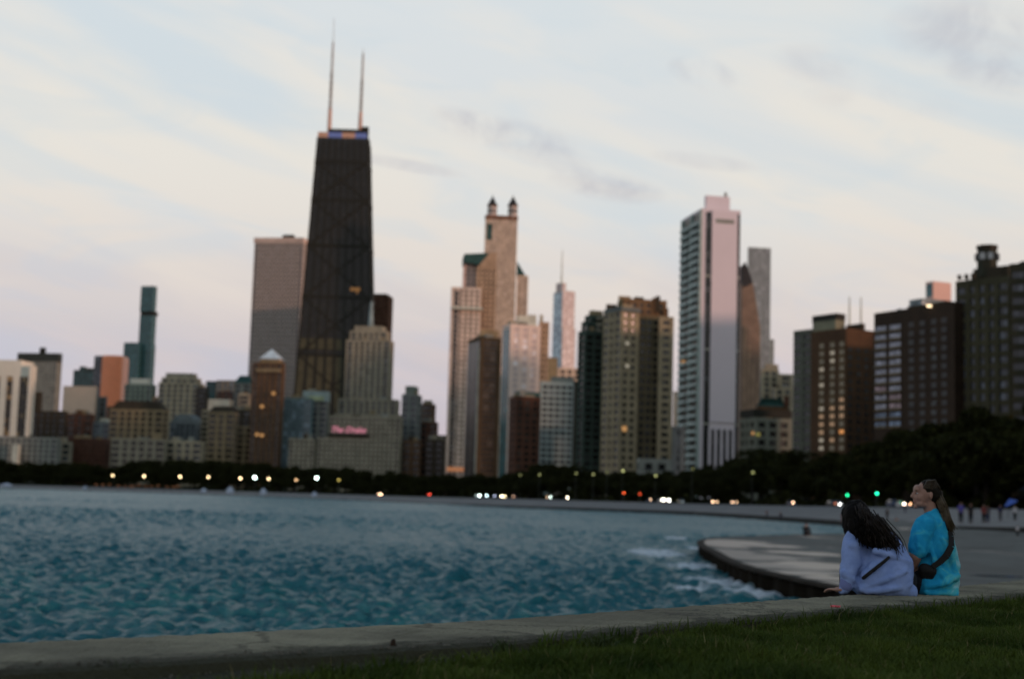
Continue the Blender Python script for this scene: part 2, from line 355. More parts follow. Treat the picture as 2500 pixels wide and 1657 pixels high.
mst = N('ShaderNodeMapping', t); mst.inputs['Scale'].default_value = (.22, .07, 1); L(g.outputs['Position'], mst.inputs[0], t)
nst = N('ShaderNodeTexNoise', t); nst.inputs['Scale'].default_value = 1.3; nst.inputs['Detail'].default_value = 9; nst.inputs['Roughness'].default_value = .7; nst.inputs['Distortion'].default_value = .5; L(mst.outputs[0], nst.inputs['Vector'], t)
stn = ramp(nst.outputs[0], [(.36, (1, 1, 1)), (.6, (0, 0, 0))], t)
dry = mixc(math_node('MULTIPLY', stn, .65, t), dry, srgb(52, 51, 43), t)
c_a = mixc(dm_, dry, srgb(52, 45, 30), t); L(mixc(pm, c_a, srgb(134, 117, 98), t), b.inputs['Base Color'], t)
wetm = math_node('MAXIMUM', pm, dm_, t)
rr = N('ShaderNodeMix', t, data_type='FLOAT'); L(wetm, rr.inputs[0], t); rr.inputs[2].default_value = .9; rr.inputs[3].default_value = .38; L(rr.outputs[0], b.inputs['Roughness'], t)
bp = N('ShaderNodeBump', t); bp.inputs['Strength'].default_value = .25; bp.inputs['Distance'].default_value = .02; L(n1.outputs[0], bp.inputs['Height'], t); L(bp.outputs[0], b.inputs['Normal'], t)
def pz(X_, Y_): return .8 + max(0, min(1, (X_ - 33) / 9)) * 1.1
near = [(2240, 1475), (2130, 1452), (2047, 1430), (1979, 1417), (1908, 1401), (1859, 1391), (1802, 1374), (1768, 1359), (1745, 1345), (1722, 1335), (1711, 1327), (1709, 1321), (1715, 1317)]
far = [(1749, 1311), (1800, 1309), (1873, 1307), (1955, 1304), (2065, 1302)]
pn = [PZ(x, y, .8) for x, y in near]; pf = [PZ(x, y, .8) for x, y in far]
edge = [Vector((8.2, 12, .8)), Vector((8.8, 24, .8))] + pn[1:] + pf
edge += [bx(2150, 207, .9)] + [bx(x, colat(x)[1] + 2, colat(x)[2] + .05) for x in (2250, 2350, 2500, 2800, 3600)]
edge += [Vector((120, 20, 2.05)), Vector((60, 10, 2.05)), Vector((16, 10, .9))]
# triangulated top with heights following the gentle rise to the right
bm = bmesh.new(); vs = [bm.verts.new((p.x, p.y, 0)) for p in edge]; f = bm.faces.new(vs); f.normal_update()
if f.normal.z < 0: f.normal_flip()
bmesh.ops.triangulate(bm, faces=[f]); bmesh.ops.subdivide_edges(bm, edges=bm.edges[:], cuts=3, use_grid_fill=True)
for q in bm.verts: q.co.z = pz(q.co.x, q.co.y)
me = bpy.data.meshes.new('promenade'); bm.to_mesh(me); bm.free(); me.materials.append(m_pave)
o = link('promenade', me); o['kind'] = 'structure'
# sheet-pile face: corrugated steel round the seaward edge, with a concrete cap
m_pile = mat('rusty_sheet_pile', (.012, .010, .007), .9, .4, 1.5, spec=.03)
m_cap = mat('platform_cap', (.035, .03, .024), .9, .25, 1, spec=.05)
seq = [edge[i] for i in range(0, 2 + len(pn) - 1 + len(pf))]
mb = MB(); cap = MB(); ring = []
for a, b_ in zip(seq, seq[1:]):
    d = b_ - a; ln_ = d.length; n = Vector((-d.y, d.x, 0)).normalized(); k = max(1, int(ln_ / .55))
    for i in range(k):
        off = .12 if len(ring) % 4 in (0, 1) else -.14
        q = a + d * (i / k) + n * off; ring.append(q)
for a, b_ in zip(ring, ring[1:]):
    mb.add([(a.x, a.y, -1.4), (b_.x, b_.y, -1.4), (b_.x, b_.y, .62), (a.x, a.y, .62)], [(0, 1, 2, 3)])
for a, b_ in zip(seq, seq[1:]):
    d = (b_ - a); n = Vector((-d.y, d.x, 0)).normalized()
    A = a + n * .22; Bq = b_ + n * .22; C_ = b_ - n * .25; D_ = a - n * .25
    cap.add([(p.x, p.y, z) for z in (.70, .806) for p in (A, Bq, C_, D_)], [(0, 1, 5, 4), (2, 3, 7, 6), (4, 5, 6, 7), (3, 2, 1, 0), (1, 2, 6, 5), (3, 0, 4, 7)])
o = mb.build('sheet_pile_wall', m_pile); tag(o, 'dark corrugated steel retaining wall of the curved lake platform', 'retaining wall')
o = cap.build('platform_edge', m_cap); o['kind'] = 'structure'
pt = PZ(2437, 1406, .8)
mb = MB(); n = 14; mb.add([(pt.x + math.cos(i / n * 6.283) * 1.0 * (1 + .2 * math.sin(i * 2.3)), pt.y + math.sin(i / n * 6.283) * .9, pz(pt.x, pt.y) + .012) for i in range(n)], [tuple(range(n))])
o = mb.build('puddle', mat('puddle_water', (.25, .27, .28), .06, spec=.8)); tag(o, 'pale shining puddle on the grey promenade behind the seated pair', 'puddle')

# ------------------------------------------------------------------ seawall where the women sit, and the grass
m_wall = mat('seawall_concrete', srgb(108, 103, 82), .92, .2, 1.4, bump=1.0, bscale=45, col2=srgb(154, 148, 121))
farp = [(-700, 1585), (-300, 1576), (0, 1566), (211, 1558), (449, 1547), (792, 1531), (1057, 1519), (1250, 1508), (1514, 1489), (1778, 1471), (2042, 1453), (2333, 1430), (2500, 1414), (2900, 1372)]
nearp = [(-900, 1690), (-400, 1662), (0, 1638), (300, 1622), (600, 1604), (1004, 1581), (1250, 1565), (1461, 1546), (1725, 1522), (1884, 1508), (2042, 1493), (2307, 1474), (2500, 1456), (2900, 1420)]
WT = 2.6
fp = [PZ(x, y, WT) for x, y in farp]; np_ = [PZ(x, y, WT) for x, y in nearp]
def resample(pts, n):
    d = [0]
    for a, b_ in zip(pts, pts[1:]): d.append(d[-1] + (b_ - a).length)
    out = []; j = 0
    for i in range(n):
        s = d[-1] * i / (n - 1)
        while j < len(pts) - 2 and d[j + 1] < s: j += 1
        out.append(pts[j].lerp(pts[j + 1], (s - d[j]) / (d[j + 1] - d[j])))
    return out
NS = 420; fp = resample(fp, NS); np2 = resample(np_, NS)
def nz(x, s=1): return math.sin(x * 1.7 * s) * .5 + math.sin(x * 4.1 * s + 1) * .3 + math.sin(x * 9.7 * s + 2) * .2
mb = MB(); K = 16
for i in range(NS):
    a, b_ = fp[i], np2[i]; dd = (b_ - a).normalized()
    prof = [(a - dd * .03, -1.5), (a - dd * .03, WT - .06)]
    prof += [(a + dd * (.0), WT - .015)] + [(a + (b_ - a) * s, WT + rnd.uniform(-.003, .003)) for s in np.linspace(.03, .96, 10)] + [(b_, WT - .012), (b_ + dd * .05, WT - .06), (b_ + dd * .05, WT - .5)]
    for j, (p, z) in enumerate(prof):
        q = rnd.uniform(-.004, .004) + .012 * nz(i * .11) * (j < 3)
        mb.v.append((p.x + dd.x * q, p.y + dd.y * q, z))
mb.f = [(i * K + j, i * K + j + 1, (i + 1) * K + j + 1, (i + 1) * K + j) for i in range(NS - 1) for j in range(K - 1)]
me = mb.mesh('seawall', m_wall); at = me.attributes.new('across', 'FLOAT', 'POINT'); at.data.foreach_set('value', [min(1, max(0, ((i % K) - 3) / 9)) for i in range(len(mb.v))])
t = m_wall.node_tree; b = t.nodes['Principled BSDF']; src = b.inputs['Base Color'].links[0].from_socket
an = N('ShaderNodeAttribute', t, attribute_name='across'); gg = N('ShaderNodeNewGeometry', t); dn_ = N('ShaderNodeTexNoise', t); dn_.inputs['Scale'].default_value = 3.5; dn_.inputs['Detail'].default_value = 7; dn_.inputs['Roughness'].default_value = .7; L(gg.outputs['Position'], dn_.inputs['Vector'], t)
dm = ramp(math_node('ADD', math_node('MULTIPLY', an.outputs['Fac'], .75, t), math_node('MULTIPLY', dn_.outputs[0], .6, t), t), [(.82, (0, 0, 0)), (1.12, (1, 1, 1))], t)
sn_ = N('ShaderNodeTexNoise', t); sn_.inputs['Scale'].default_value = 130; sn_.inputs['Detail'].default_value = 2; L(gg.outputs['Position'], sn_.inputs['Vector'], t)
c0 = mixc(math_node('MULTIPLY', ramp(sn_.outputs[0], [(.35, (1, 1, 1)), (.5, (0, 0, 0))], t), .45, t), src, srgb(48, 44, 34), t)
vc = N('ShaderNodeTexVoronoi', t, feature='DISTANCE_TO_EDGE'); vc.inputs['Scale'].default_value = .75; nvw = N('ShaderNodeVectorMath', t, operation='ADD'); nsc = N('ShaderNodeTexNoise', t); nsc.inputs['Scale'].default_value = 2.5; nsc.inputs['Detail'].default_value = 6
L(gg.outputs['Position'], nsc.inputs['Vector'], t); nms = N('ShaderNodeVectorMath', t, operation='SCALE'); nms.inputs['Scale'].default_value = .5; L(nsc.outputs['Color'], nms.inputs[0], t); L(gg.outputs['Position'], nvw.inputs[0], t); L(nms.outputs[0], nvw.inputs[1], t); L(nvw.outputs[0], vc.inputs['Vector'], t)
c0 = mixc(math_node('MULTIPLY', ramp(vc.outputs['Distance'], [(.004, (1, 1, 1)), (.016, (0, 0, 0))], t), .55, t), c0, (.02, .018, .012), t)
sst = N('ShaderNodeTexNoise', t); sst.inputs['Scale'].default_value = .9; sst.inputs['Detail'].default_value = 8; sst.inputs['Roughness'].default_value = .7; L(gg.outputs['Position'], sst.inputs['Vector'], t)
c0 = mixc(math_node('MULTIPLY', ramp(sst.outputs[0], [(.40, (1, 1, 1)), (.56, (0, 0, 0))], t), .5, t), c0, (.06, .055, .036), t)
L(mixc(dm, c0, (.035, .034, .016), t), b.inputs['Base Color'], t)
o = link('seawall', me); o['kind'] = 'structure'
# soil and lawn sheet, sloping gently away behind the wall
m_soil = mat('lawn_soil', (.016, .016, .006), .95, .3, 4, bump=.8, bscale=40, col2=(.04, .036, .017))
mb = MB(); inner = [b_ + (b_ - a).normalized() * .06 for a, b_ in zip(fp, np2)]
gn = [0, .15, .4, .8, 1.5, 3, 6, 12, 30]
def gh(s): return WT - .045 - .035 * min(s, .4) / .4
for i in range(NS):
    dd = (np2[i] - fp[i]).normalized()
    for s in gn:
        p = inner[i] + dd * s + Vector((-dd.y, dd.x, 0)) * 0
        mb.v.append((p.x, p.y, gh(s) + .008 * nz(p.x * 3 + p.y * 5) - (s if s > 3 else 0) * .004))
k = len(gn); mb.f = [(i * k + j, i * k + j + 1, (i + 1) * k + j + 1, (i + 1) * k + j) for i in range(NS - 1) for j in range(k - 1)]
o = mb.build('lawn_ground', m_soil); o['kind'] = 'structure'
# grass blades
m_grass = mat('grass_blades', (.017, .036, .004), .75, .4, 2.2, spec=.1, col2=(.075, .105, .015))
def blades(name, n, fn_pos, hmin, hmax, mt, wid=.0035):
    bs = []
    pos = fn_pos(n); n = len(pos)
    ang = rng.uniform(0, 6.283, n); hh = rng.uniform(hmin, hmax, n) * pos[:, 3]; lean = rng.normal(0, .45, (n, 2))
    w_ = wid * rng.uniform(.7, 1.5, n)
    cx, sx = np.cos(ang) * w_, np.sin(ang) * w_
    b0 = pos[:, :3]; z = np.zeros(n)
    p0 = b0 + np.stack([cx, sx, z], 1); p1 = b0 - np.stack([cx, sx, z], 1)
    midp = b0 + np.stack([lean[:, 0] * hh * .35, lean[:, 1] * hh * .35, hh * .6], 1)
    p2 = midp + np.stack([cx, sx, z], 1) * .7; p3 = midp - np.stack([cx, sx, z], 1) * .7
    tip = b0 + np.stack([lean[:, 0] * hh, lean[:, 1] * hh, hh * (1 - .15 * np.abs(lean[:, 0]))], 1)
    v_ = np.stack([p0, p1, p3, p2, tip], 1).reshape(-1, 3)
    i = np.arange(n)[:, None] * 5
    f_ = np.concatenate([i + np.array([[0, 1, 2]]), i + np.array([[0, 2, 3]]), i + np.array([[3, 2, 4]])])
    return link(name, npmesh(name, v_, f_, mt))
innp = np.array([(p.x, p.y) for p in inner]); dirs = np.array([((b_ - a).normalized().x, (b_ - a).normalized().y) for a, b_ in zip(fp, np2)])
innx = np.array([px((p.x, p.y, WT))[0] for p in inner])
def pos_lawn(n):
    i = rng.integers(0, NS, n); s = rng.uniform(0, 1, n) ** 1.2 * 7.5 - .17
    i = np.clip(i, 0, NS - 2); fr = rng.uniform(0, 1, n)[:, None]
    base_ = innp[i] * (1 - fr) + innp[i + 1] * fr
    p = base_ + dirs[i] * s[:, None]
    xx = innx[i]
    # thin at the left, dense on the right; bare dirt patches
    clump = .5 + .5 * np.sin(p[:, 0] * 3.1 + 1.3 * np.sin(p[:, 1] * 2.7)) * np.sin(p[:, 1] * 4.3 + 1.1 * np.sin(p[:, 0] * 5.2))
    edge_ = .10 + .30 * np.clip((1150 - xx) / 900, 0, 1.3)
    fringe = np.clip((s - edge_ * (.2 + clump) + .13 * (xx > 1300)) / .22, 0, 1)
    dens = np.clip(.30 + (xx - 450) / 800, .2, 1)
    keep = rng.uniform(0, 1, n) < fringe * dens * (.45 + .55 * clump)
    z = WT - .06 - .03 * np.clip(s / .4, 0, 1); z = np.where(s < .0, WT - .02, z)
    hs = .65 + .6 * clump
    a = np.stack([p[:, 0], p[:, 1], z, hs], 1)[keep]
    d_ = np.hypot(a[:, 0], a[:, 1]); b2 = a[(d_ > 2.8) & (d_ < 15) & (a[:, 1] > 1.5)]
    return b2
o = blades('grass', 620000, pos_lawn, .035, .085, m_grass); tag(o, 'short dark green lawn grass behind the concrete seawall', 'grass', kind='stuff')
m_dry = mat('dry_grass', (.10, .09, .035), .8, .3, 5, spec=.1, col2=(.2, .17, .08))
o = blades('dry_grass', 5200, pos_lawn, .05, .11, m_dry, .002); tag(o, 'scattered dry straw coloured grass blades among the dark lawn', 'grass', kind='stuff')
# taller tufts along the wall
m_tuft = mat('tuft_grass', (.02, .038, .008), .7, .4, 5, spec=.2, col2=(.05, .07, .02))
def tuft(x, y, n, h, label, spread=.03):
    c = PZ(x, y, WT)
    def f(_):
        q = rng.normal(0, spread, (n, 2)); return np.concatenate([q, np.full((n, 1), 0.0), np.ones((n, 1))], 1)
    o = blades('grass_tuft', n, f, h * .5, h, m_tuft, .004); o.location = (c.x, c.y, WT - .05)
    return tag(o, label, 'grass tuft', 'taller grass tufts along the seawall')
for a_ in [(1470, 1560, 90, .09, 'tall ragged grass tuft near the middle of the seawall edge'), (300, 1618, 14, .085, 'sparse thin grass tuft at the left end of the bare seawall edge'),
           (1230, 1570, 50, .09, 'small dark tuft where bare seawall dirt turns into lawn'), (2065, 1492, 60, .09, 'small tuft on the seawall edge below the pink wrapper'),
           (2200, 1484, 40, .08, 'low tuft behind the woman in the blue t-shirt'), (960, 1594, 16, .07, 'few single blades sprouting left of the brown dock plant')]: tuft(*a_)
# brown dock seed head and small flower stalk
m_brown = mat('dry_seed', (.03, .018, .01), .9, .3, 30)
def stalk(x, y, h, label, head, mt, lean=.1):
    c = PZ(x, y, WT - .05); r = empty('weed_stalk', (c.x, c.y, WT - .06)); tag(r, label, 'weed')
    mb = MB(); mb.tube((0, 0, 0), (lean * h, 0, h), .0025, .0018, 6); mb.build('stem', m_tuft, r)
    mb = MB()
    for i in range(9):
        q = i / 8; mb.ell((lean * h * (.75 + .25 * q) + rnd.uniform(-.006, .006), rnd.uniform(-.006, .006), h * (.75 + .28 * q)), (head, head, head * 1.2), 6, 4)
    mb.build('seed_head', mt, r)
stalk(960, 1606, .075, 'brown dock weed with a dark knobbly head at the seawall edge', .009, m_brown, 0)
stalk(1530, 1642, .17, 'thin leaning weed stalk with a pale seed head in the lawn', .0032, mat('pale_seed', (.2, .17, .13), .9), .25)
mb = MB()
for _ in range(2600):
    i = rnd.randint(0, NS - 2); s_ = rnd.gauss(-.02, .11); dd = (np2[i] - fp[i]).normalized(); q = inner[i].lerp(inner[i + 1], rnd.random()) + dd * s_; z = WT + .002 if s_ < -.06 else WT - .045 - max(0, min(s_, .4)) * .09
    if abs(q.x) > 7 or q.y > 15: continue
    r_ = rnd.uniform(.003, .011); a = rnd.uniform(0, 6); v8 = [(q.x + math.cos(a + k_ * 1.57) * r_ * rnd.uniform(.6, 1.2), q.y + math.sin(a + k_ * 1.57) * r_ * rnd.uniform(.6, 1.2), z) for k_ in range(4)] + [(q.x, q.y, z + r_ * rnd.uniform(.5, 1.1))]
    mb.add(v8, [(0, 1, 4), (1, 2, 4), (2, 3, 4), (3, 0, 4)])
o = mb.build('soil_crumbs', mat('soil_crumb', (.02, .018, .01), .95, .4, 9, col2=(.13, .12, .09))); tag(o, 'crumbs of soil and grit strewn along the lawn side of the seawall', 'gravel', kind='stuff')
# litter
c = PZ(2040, 1478, WT + .01)
mb = MB(); n = 12
for i in range(n):
    for j in range(4):
        mb.v.append(((i / (n - 1) - .5) * .06, (j / 3 - .5) * .03 * (1 - .3 * abs(i / (n - 1) - .5)),   .008 + .006 * math.sin(i * 1.9 + j * 2.2)))
mb.f = [(i * 4 + j, (i + 1) * 4 + j, (i + 1) * 4 + j + 1, i * 4 + j + 1) for i in range(n - 1) for j in range(3)]
o = mb.build('wrapper', mat('pink_plastic', (.75, .12, .14), .4, .1, 20), None, (c.x, c.y, WT)); o.rotation_euler.z = .3; tag(o, 'crumpled pink wrapper lying on the concrete seawall', 'wrapper')

# ------------------------------------------------------------------ buildings
m_lit = emat('warm_window_light', (1, .52, .2), .5); m_litw = emat('white_window_light', (1, .85, .6), .9)
class Bld:
    """one building; every mass is set by the bearings of its edges, its roof line and its own real distance"""
    def __init__(s, name, label, cat='building', group=None):
        s.root = empty(name, (0, 0, 0)); tag(s.root, label, cat, group); s.o = None; s.faces = {}
    def mass(s, xl, xe, xr, yt, d, th=8, st=None, z0=0, t=26, part=None, zt=None, y0=None):
        """near vertical edge shows at xe; left face runs to xl, right face to xr"""
        C = P(xe, yt, d); z1 = zt if zt is not None else C.z
        if y0 is not None: z0 = P(xe, y0, d).z
        th = R_(th); Rd = Vector((math.cos(th), math.sin(th), 0)); Ld = Vector((-math.sin(th), math.cos(th), 0))
        def solve(dr, xt):
            k = (xt - 1250) / FPX; c = C - CAM; return (k * c.dot(fw) - c.dot(rt)) / (dr.dot(rt) - k * dr.dot(fw))
        wR = solve(Rd, xr) if xr > xe + .5 else t; wL = solve(Ld, xl) if xl < xe - .5 else t
        if not (0 < wR < 260): wR = t
        if not (0 < wL < 260): wL = t
        if s.o is None:
            s.o = Vector((C.x, C.y, 0)); s.root.location = s.o
        F = (Vector((C.x, C.y, 0)) - s.o, Rd, Ld, wR, wL, z0, z1); s.F = F
        s.facade(F, st or {}, part)
        if st and st.get('glass') and y0 is None and z1 < 135 and d < 1500 and wR > 5 and wL > 5:
            for _ in range(rnd.randint(2, 4)):
                a = rnd.uniform(.08, .7) * wR; b_ = rnd.uniform(.08, .7) * wL; hh_ = rnd.uniform(1.2, 3.6) * min(1, d / 800)
                MB().prism(s.pts(F, a, min(wR * .95, a + rnd.uniform(2, 6)), b_, min(wL * .95, b_ + rnd.uniform(2, 7))), z1 - .1, z1 + hh_).build('roof_unit', rnd.choice((W_grey, W_dark, W_tan, W_beige2)), s.root)
        return F
    def pts(s, F, u0, u1, v0, v1):
        C, Rd, Ld = F[0], F[1], F[2]
        return [(C + Rd * u + Ld * v_)[:2] for u, v_ in ((u0, v0), (u1, v0), (u1, v1), (u0, v1))]
    def facade(s, F, st, part):
        C, Rd, Ld, wR, wL, z0, z1 = F; wall = st.get('wall'); gl = st.get('glass'); rel = st.get('rel', .4)
        if gl is None:
            MB().prism(s.pts(F, 0, wR, 0, wL), z0, z1).build(part or 'wall', wall, s.root); return
        MB().prism(s.pts(F, rel, wR - rel, rel, wL - rel), z0, z1 - .3).build(part or 'window_wall', gl, s.root)
        each = st.get('each', False)
        fh = st.get('fh', 3.6); sh = st.get('sh', 1.4)
        roofh = st.get('par', 2.0)
        MB().prism(s.pts(F, -.05, wR + .05, -.05, wL + .05), z1 - roofh, z1).build('parapet', st.get('pmat', wall), s.root)
        if sh > 0:
            zz = []; z = z1 - roofh - (fh - sh)
            while z - sh > z0: zz.append(z); z -= fh
            bm_ = st.get('bmat', wall)
            if each and len(zz) <= 70:
                me_ = MB().prism(s.pts(F, .02, wR - .02, .02, wL - .02), -sh, 0).mesh('floor_band', bm_)
                for z in zz: link('floor_band', me_, s.root, (0, 0, z))
            elif zz:
                mb = MB()
                for z in zz: mb.prism(s.pts(F, .02, wR - .02, .02, wL - .02), z - sh, z)
                o = mb.build('floor_bands', bm_, s.root); o['kind'] = 'stuff'
        pw = st.get('pw', 1.1); bay = st.get('bay', 4.5)
        if pw > 0:
            mbs = []
            for (W, side) in ((wR, 0), (wL, 1)):
                nb_ = max(1, round((W - pw) / bay)); stp = (W - pw) / nb_
                for i in range(nb_ + 1):
                    a = i * stp
                    for e in (0, 1):
                        if side == 0:
                            q = s.pts(F, a, a + pw, -.15, rel + .1) if e == 0 else s.pts(F, a, a + pw, wL - rel - .1, wL + .15)
                        else:
                            if i in (0, nb_): continue
                            q = s.pts(F, -.15, rel + .1, a, a + pw) if e == 0 else s.pts(F, wR - rel - .1, wR + .15, a, a + pw)
                        mbs.append(q)
            ze = z1 - .02
            if st.get('eachp', False):
                for q in mbs: MB().prism(q, z0, ze).build('pier', st.get('piermat', wall), s.root)
            else:
                mb = MB()
                for q in mbs: mb.prism(q, z0, ze)
                o = mb.build('piers', st.get('piermat', wall), s.root); o['kind'] = 'stuff'
    def on(s, x, y, side='R', F=None):
        """face coordinates (u, z) of a point seen at x, y on a face"""
        F = F or s.F; C, Rd, Ld = F[0] + s.o, F[1], F[2]; dr, nr = (Rd, -Ld) if side == 'R' else (Ld, -Rd)
        v_ = ray(x, y); tt = (C - CAM).dot(nr) / v_.dot(nr); p = CAM + v_ * tt
        return (p - C).dot(dr), p.z
    def panel(s, u, z, wd, ht, mt, name='window', side='R', out=.12, F=None, mesh=None, inn=.5):
        F = F or s.F; C, Rd, Ld = F[0], F[1], F[2]
        if side == 'R': q = [(C + Rd * a - Ld * b_)[:2] for a, b_ in ((u - wd / 2, out), (u + wd / 2, out), (u + wd / 2, -inn), (u - wd / 2, -inn))]
        else: q = [(C + Ld * a - Rd * b_)[:2] for a, b_ in ((u + wd / 2, out), (u - wd / 2, out), (u - wd / 2, -inn), (u + wd / 2, -inn))]
        return MB().prism(q, z - ht / 2, z + ht / 2).build(name, mt, s.root)
    def lit(s, x, y, wd=2.2, ht=2.0, mt=None, side='R', F=None, out=.5):
        u, z = s.on(x, y, side, F); return s.panel(u, z, wd, ht, mt or m_lit, 'lit_window', side, out, F)

def sm(name, rgb, k=1.0, **kw):
    k *= 1.0 if sum(rgb) > 330 else .8; q = srgb(*rgb); c = (min(.85, q[0] * k * .98), min(.85, q[1] * k * 1.02), min(.85, q[2] * k * .86)); return mat(name, c, kw.pop('rough', .85), kw.pop('var', .26), kw.pop('scale', .16), **kw)
W_beige = sm('beige_limestone', (158, 148, 132)); W_beige2 = sm('grey_limestone', (140, 134, 124)); W_tan = sm('tan_brick', (136, 120, 98))
W_brown = sm('brown_brick', (98, 74, 54)); W_red = sm('red_brown_brick', (92, 60, 48)); W_dark = sm('dark_brick', (62, 54, 43)); W_white = sm('white_concrete', (218, 212, 208), .95, var=.06)
W_pinkgr = sm('pink_granite', (190, 168, 156), 1.15); W_grey = sm('grey_concrete', (128, 130, 130)); W_pale = sm('pale_concrete', (190, 190, 186)); W_black = sm('black_steel', (38, 38, 31), rough=.75, var=.1)
W_slate = sm('slate_roof', (104, 112, 120)); W_teal = sm('copper_green_roof', (52, 86, 88)); W_mull = sm('dark_mullion', (60, 66, 66)); W_rosy = sm('rosy_granite', (160, 134, 116), 1.1)
G_dark = glassmat('dark_windows', (.014, .016, .016)); G_grey = glassmat('grey_windows', (.028, .034, .038)); G_teal = glassmat('teal_glass', (.03, .115, .125), .15, .25, light=(.05, .16, .17))
G_blue = glassmat('blue_glass', (.11, .155, .18), .15, .3); G_brown = glassmat('brown_windows', (.02, .016, .011)); G_slate = glassmat('slate_glass', (.055, .066, .074), .2, .3); G_pale = glassmat('pale_glass', (.25, .36, .44), .2, .3)
G_amber = glassmat('amber_windows', (.035, .026, .012), light=(.3, .2, .08))
grid = lambda wall, glass, **k: dict(wall=wall, glass=glass, **k)
fine = dict(fh=4.6, sh=1.6, bay=6.2, pw=2.6)

# --- far left cluster
b = Bld('office_building', 'tall white pier fronted building at the far left edge with amber lit glass')
b.mass(-90, 82, 84, 893, 1050, 84, dict(wall=W_white, glass=G_amber, fh=3.4, sh=.5, bmat=W_mull, par=8, pw=5.2, bay=9.0, rel=1.4, eachp=True), y0=1066)
b.mass(-90, 52, 84, 879, 1051, 84, dict(wall=W_white), y0=894, t=20, part='roof_block')
b.mass(-90, 140, 150, 1068, 1046, 84, dict(wall=W_grey, glass=G_grey, sh=1.6, pw=2), part='podium')
b = Bld('slab_building', 'broad grey slab tower with a dark flat cap and small black rooftop box')
b.mass(50, 140, 152, 872, 1500, 78, grid(W_grey, G_grey, fh=3.4, sh=1.6, bay=3, pw=1.6)); b.mass(43, 145, 153, 862, 1499, 78, dict(wall=W_mull), y0=882, part='roof_band'); b.mass(97, 111, 113, 848, 1515, 78, dict(wall=W_black), y0=866, t=10, part='roof_box')
b = Bld('dark_building', 'dark low block wedged between the white pier building and beige towers')
b.mass(70, 100, 104, 957, 1200, 80, dict(wall=W_dark))
b.mass(76, 160, 166, 1003, 1195, 80, grid(W_dark, G_dark, **fine))
b = Bld('hospital_building', 'pink cream windowless looking box tower left of the orange curved tower')
b.mass(155, 232, 238, 943, 1400, 80, dict(wall=sm('cream_panel', (205, 180, 168), var=.05)))
b = Bld('glass_building', 'small teal glass tower with uneven stepped top behind the pink cream box')
b.mass(180, 228, 236, 903, 1800, 75, grid(W_mull, G_teal, sh=.8, pw=.8)); b.mass(195, 206, 212, 894, 1810, 75, grid(W_mull, G_teal, sh=.6, pw=.6), y0=905, t=12); b.mass(210, 228, 234, 898, 1815, 75, grid(W_mull, G_teal, sh=.6, pw=.6), y0=905, t=12)
b = Bld('curved_tower', 'orange glowing curved tower with a dark slate left side and rounded top')
d = 1700; p0 = P(250, 868, d); b.o = Vector((p0.x, p0.y, 0)); b.root.location = b.o; z1 = p0.z; wS = (250 - 223) / FPX * d; wO = 50 / FPX * d
pl = [(-wS, 14), (-wS + 3, 3), (0, 0), (0, 30), (-wS, 30)]
MB().prism(pl, 0, z1).build('side_wall', G_slate, b.root)
m_orange = sm('sunlit_orange_glass', (252, 138, 104), 1.15, rough=.35, var=.05)  # orange sun glow on the curved face put into its colour
arc = [(0, 0)] + [(wO * s_, -4.5 * math.sin(math.pi * s_) * .9) for s_ in np.linspace(.12, .95, 9)] + [(wO, 2), (wO, 28), (0.0, 28)]
arc = [(x_ + .05, y_ + (0 if i else 0)) for i, (x_, y_) in enumerate(arc)]
MB().prism(arc, 0, z1 - 2).build('curved_wall', m_orange, b.root)
top = [(x_ * .94 + 1, y_ * .9 + 1) for x_, y_ in arc]; MB().prism(arc, z1 - 2, z1 + .6, top).build('rounded_crown', m_orange, b.root)
mb = MB()
for i in range(int(z1 / 3.6)):
    mb.prism([(x_ * 1.004, y_ - .12) for x_, y_ in arc[:10]] + [(arc[9][0], arc[9][1] + 1), (1, 1)], i * 3.6, i * 3.6 + .5)
o = mb.build('floor_bands', sm('sunlit_orange_spandrel', (238, 126, 94), 1.1), b.root); o['kind'] = 'stuff'
b = Bld('supertall_tower', 'slim teal glass supertall with a dark band and a lower stepped wing')
tl = grid(W_mull, G_teal, fh=4, sh=.35, bay=5, pw=.3, par=.8, pmat=G_teal, rel=.25)
b.mass(345, 376, 384, 698, 2500, 74, tl, y0=760); b.mass(343, 376, 386, 760, 2503, 74, dict(wall=W_black), y0=770, part='dark_band')
b.mass(342, 372, 382, 770, 2500, 74, tl, y0=840); b.mass(338, 370, 380, 840, 2498, 74, tl)
b.mass(303, 341, 345, 836, 2492, 76, tl, part='lower_wing')
b = Bld('hotel_building', 'low grey green building with a bright white lit roof strip'); st = grid(sm('grey_green_panel', (120, 132, 126)), G_grey, **fine)
b.mass(305, 370, 382, 938, 1500, 78, st); b.mass(318, 362, 369, 924, 1505, 78, dict(wall=W_white), y0=937, t=14, part='roof_sign_box')
b = Bld('limestone_tower', 'beige stone tower with square crown and shoulders right of the teal supertall'); st = grid(W_beige, G_grey, **fine)
b.mass(388, 485, 500, 934, 1350, 80, st); b.mass(395, 478, 492, 922, 1352, 80, st, y0=934, t=18); b.mass(405, 470, 482, 911, 1354, 80, dict(wall=W_beige2), y0=923, t=14, part='crown_block')
b = Bld('mixed_building', 'low teal and rose block with a white base left of the rosy grey tower')
b.mass(503, 535, 540, 930, 1600, 78, grid(W_mull, G_teal, sh=.8, pw=.7)); b.mass(530, 572, 580, 928, 1590, 78, grid(W_rosy, G_blue, **fine), part='rose_wing'); b.mass(530, 560, 575, 955, 1570, 78, grid(W_red, G_brown, **fine), part='red_wing'); b.mass(500, 560, 575, 975, 1560, 78, dict(wall=W_pale), part='white_wing')
b = Bld('gabled_building', 'grey building with a dark arched gable roof beside the rosy grey tower')
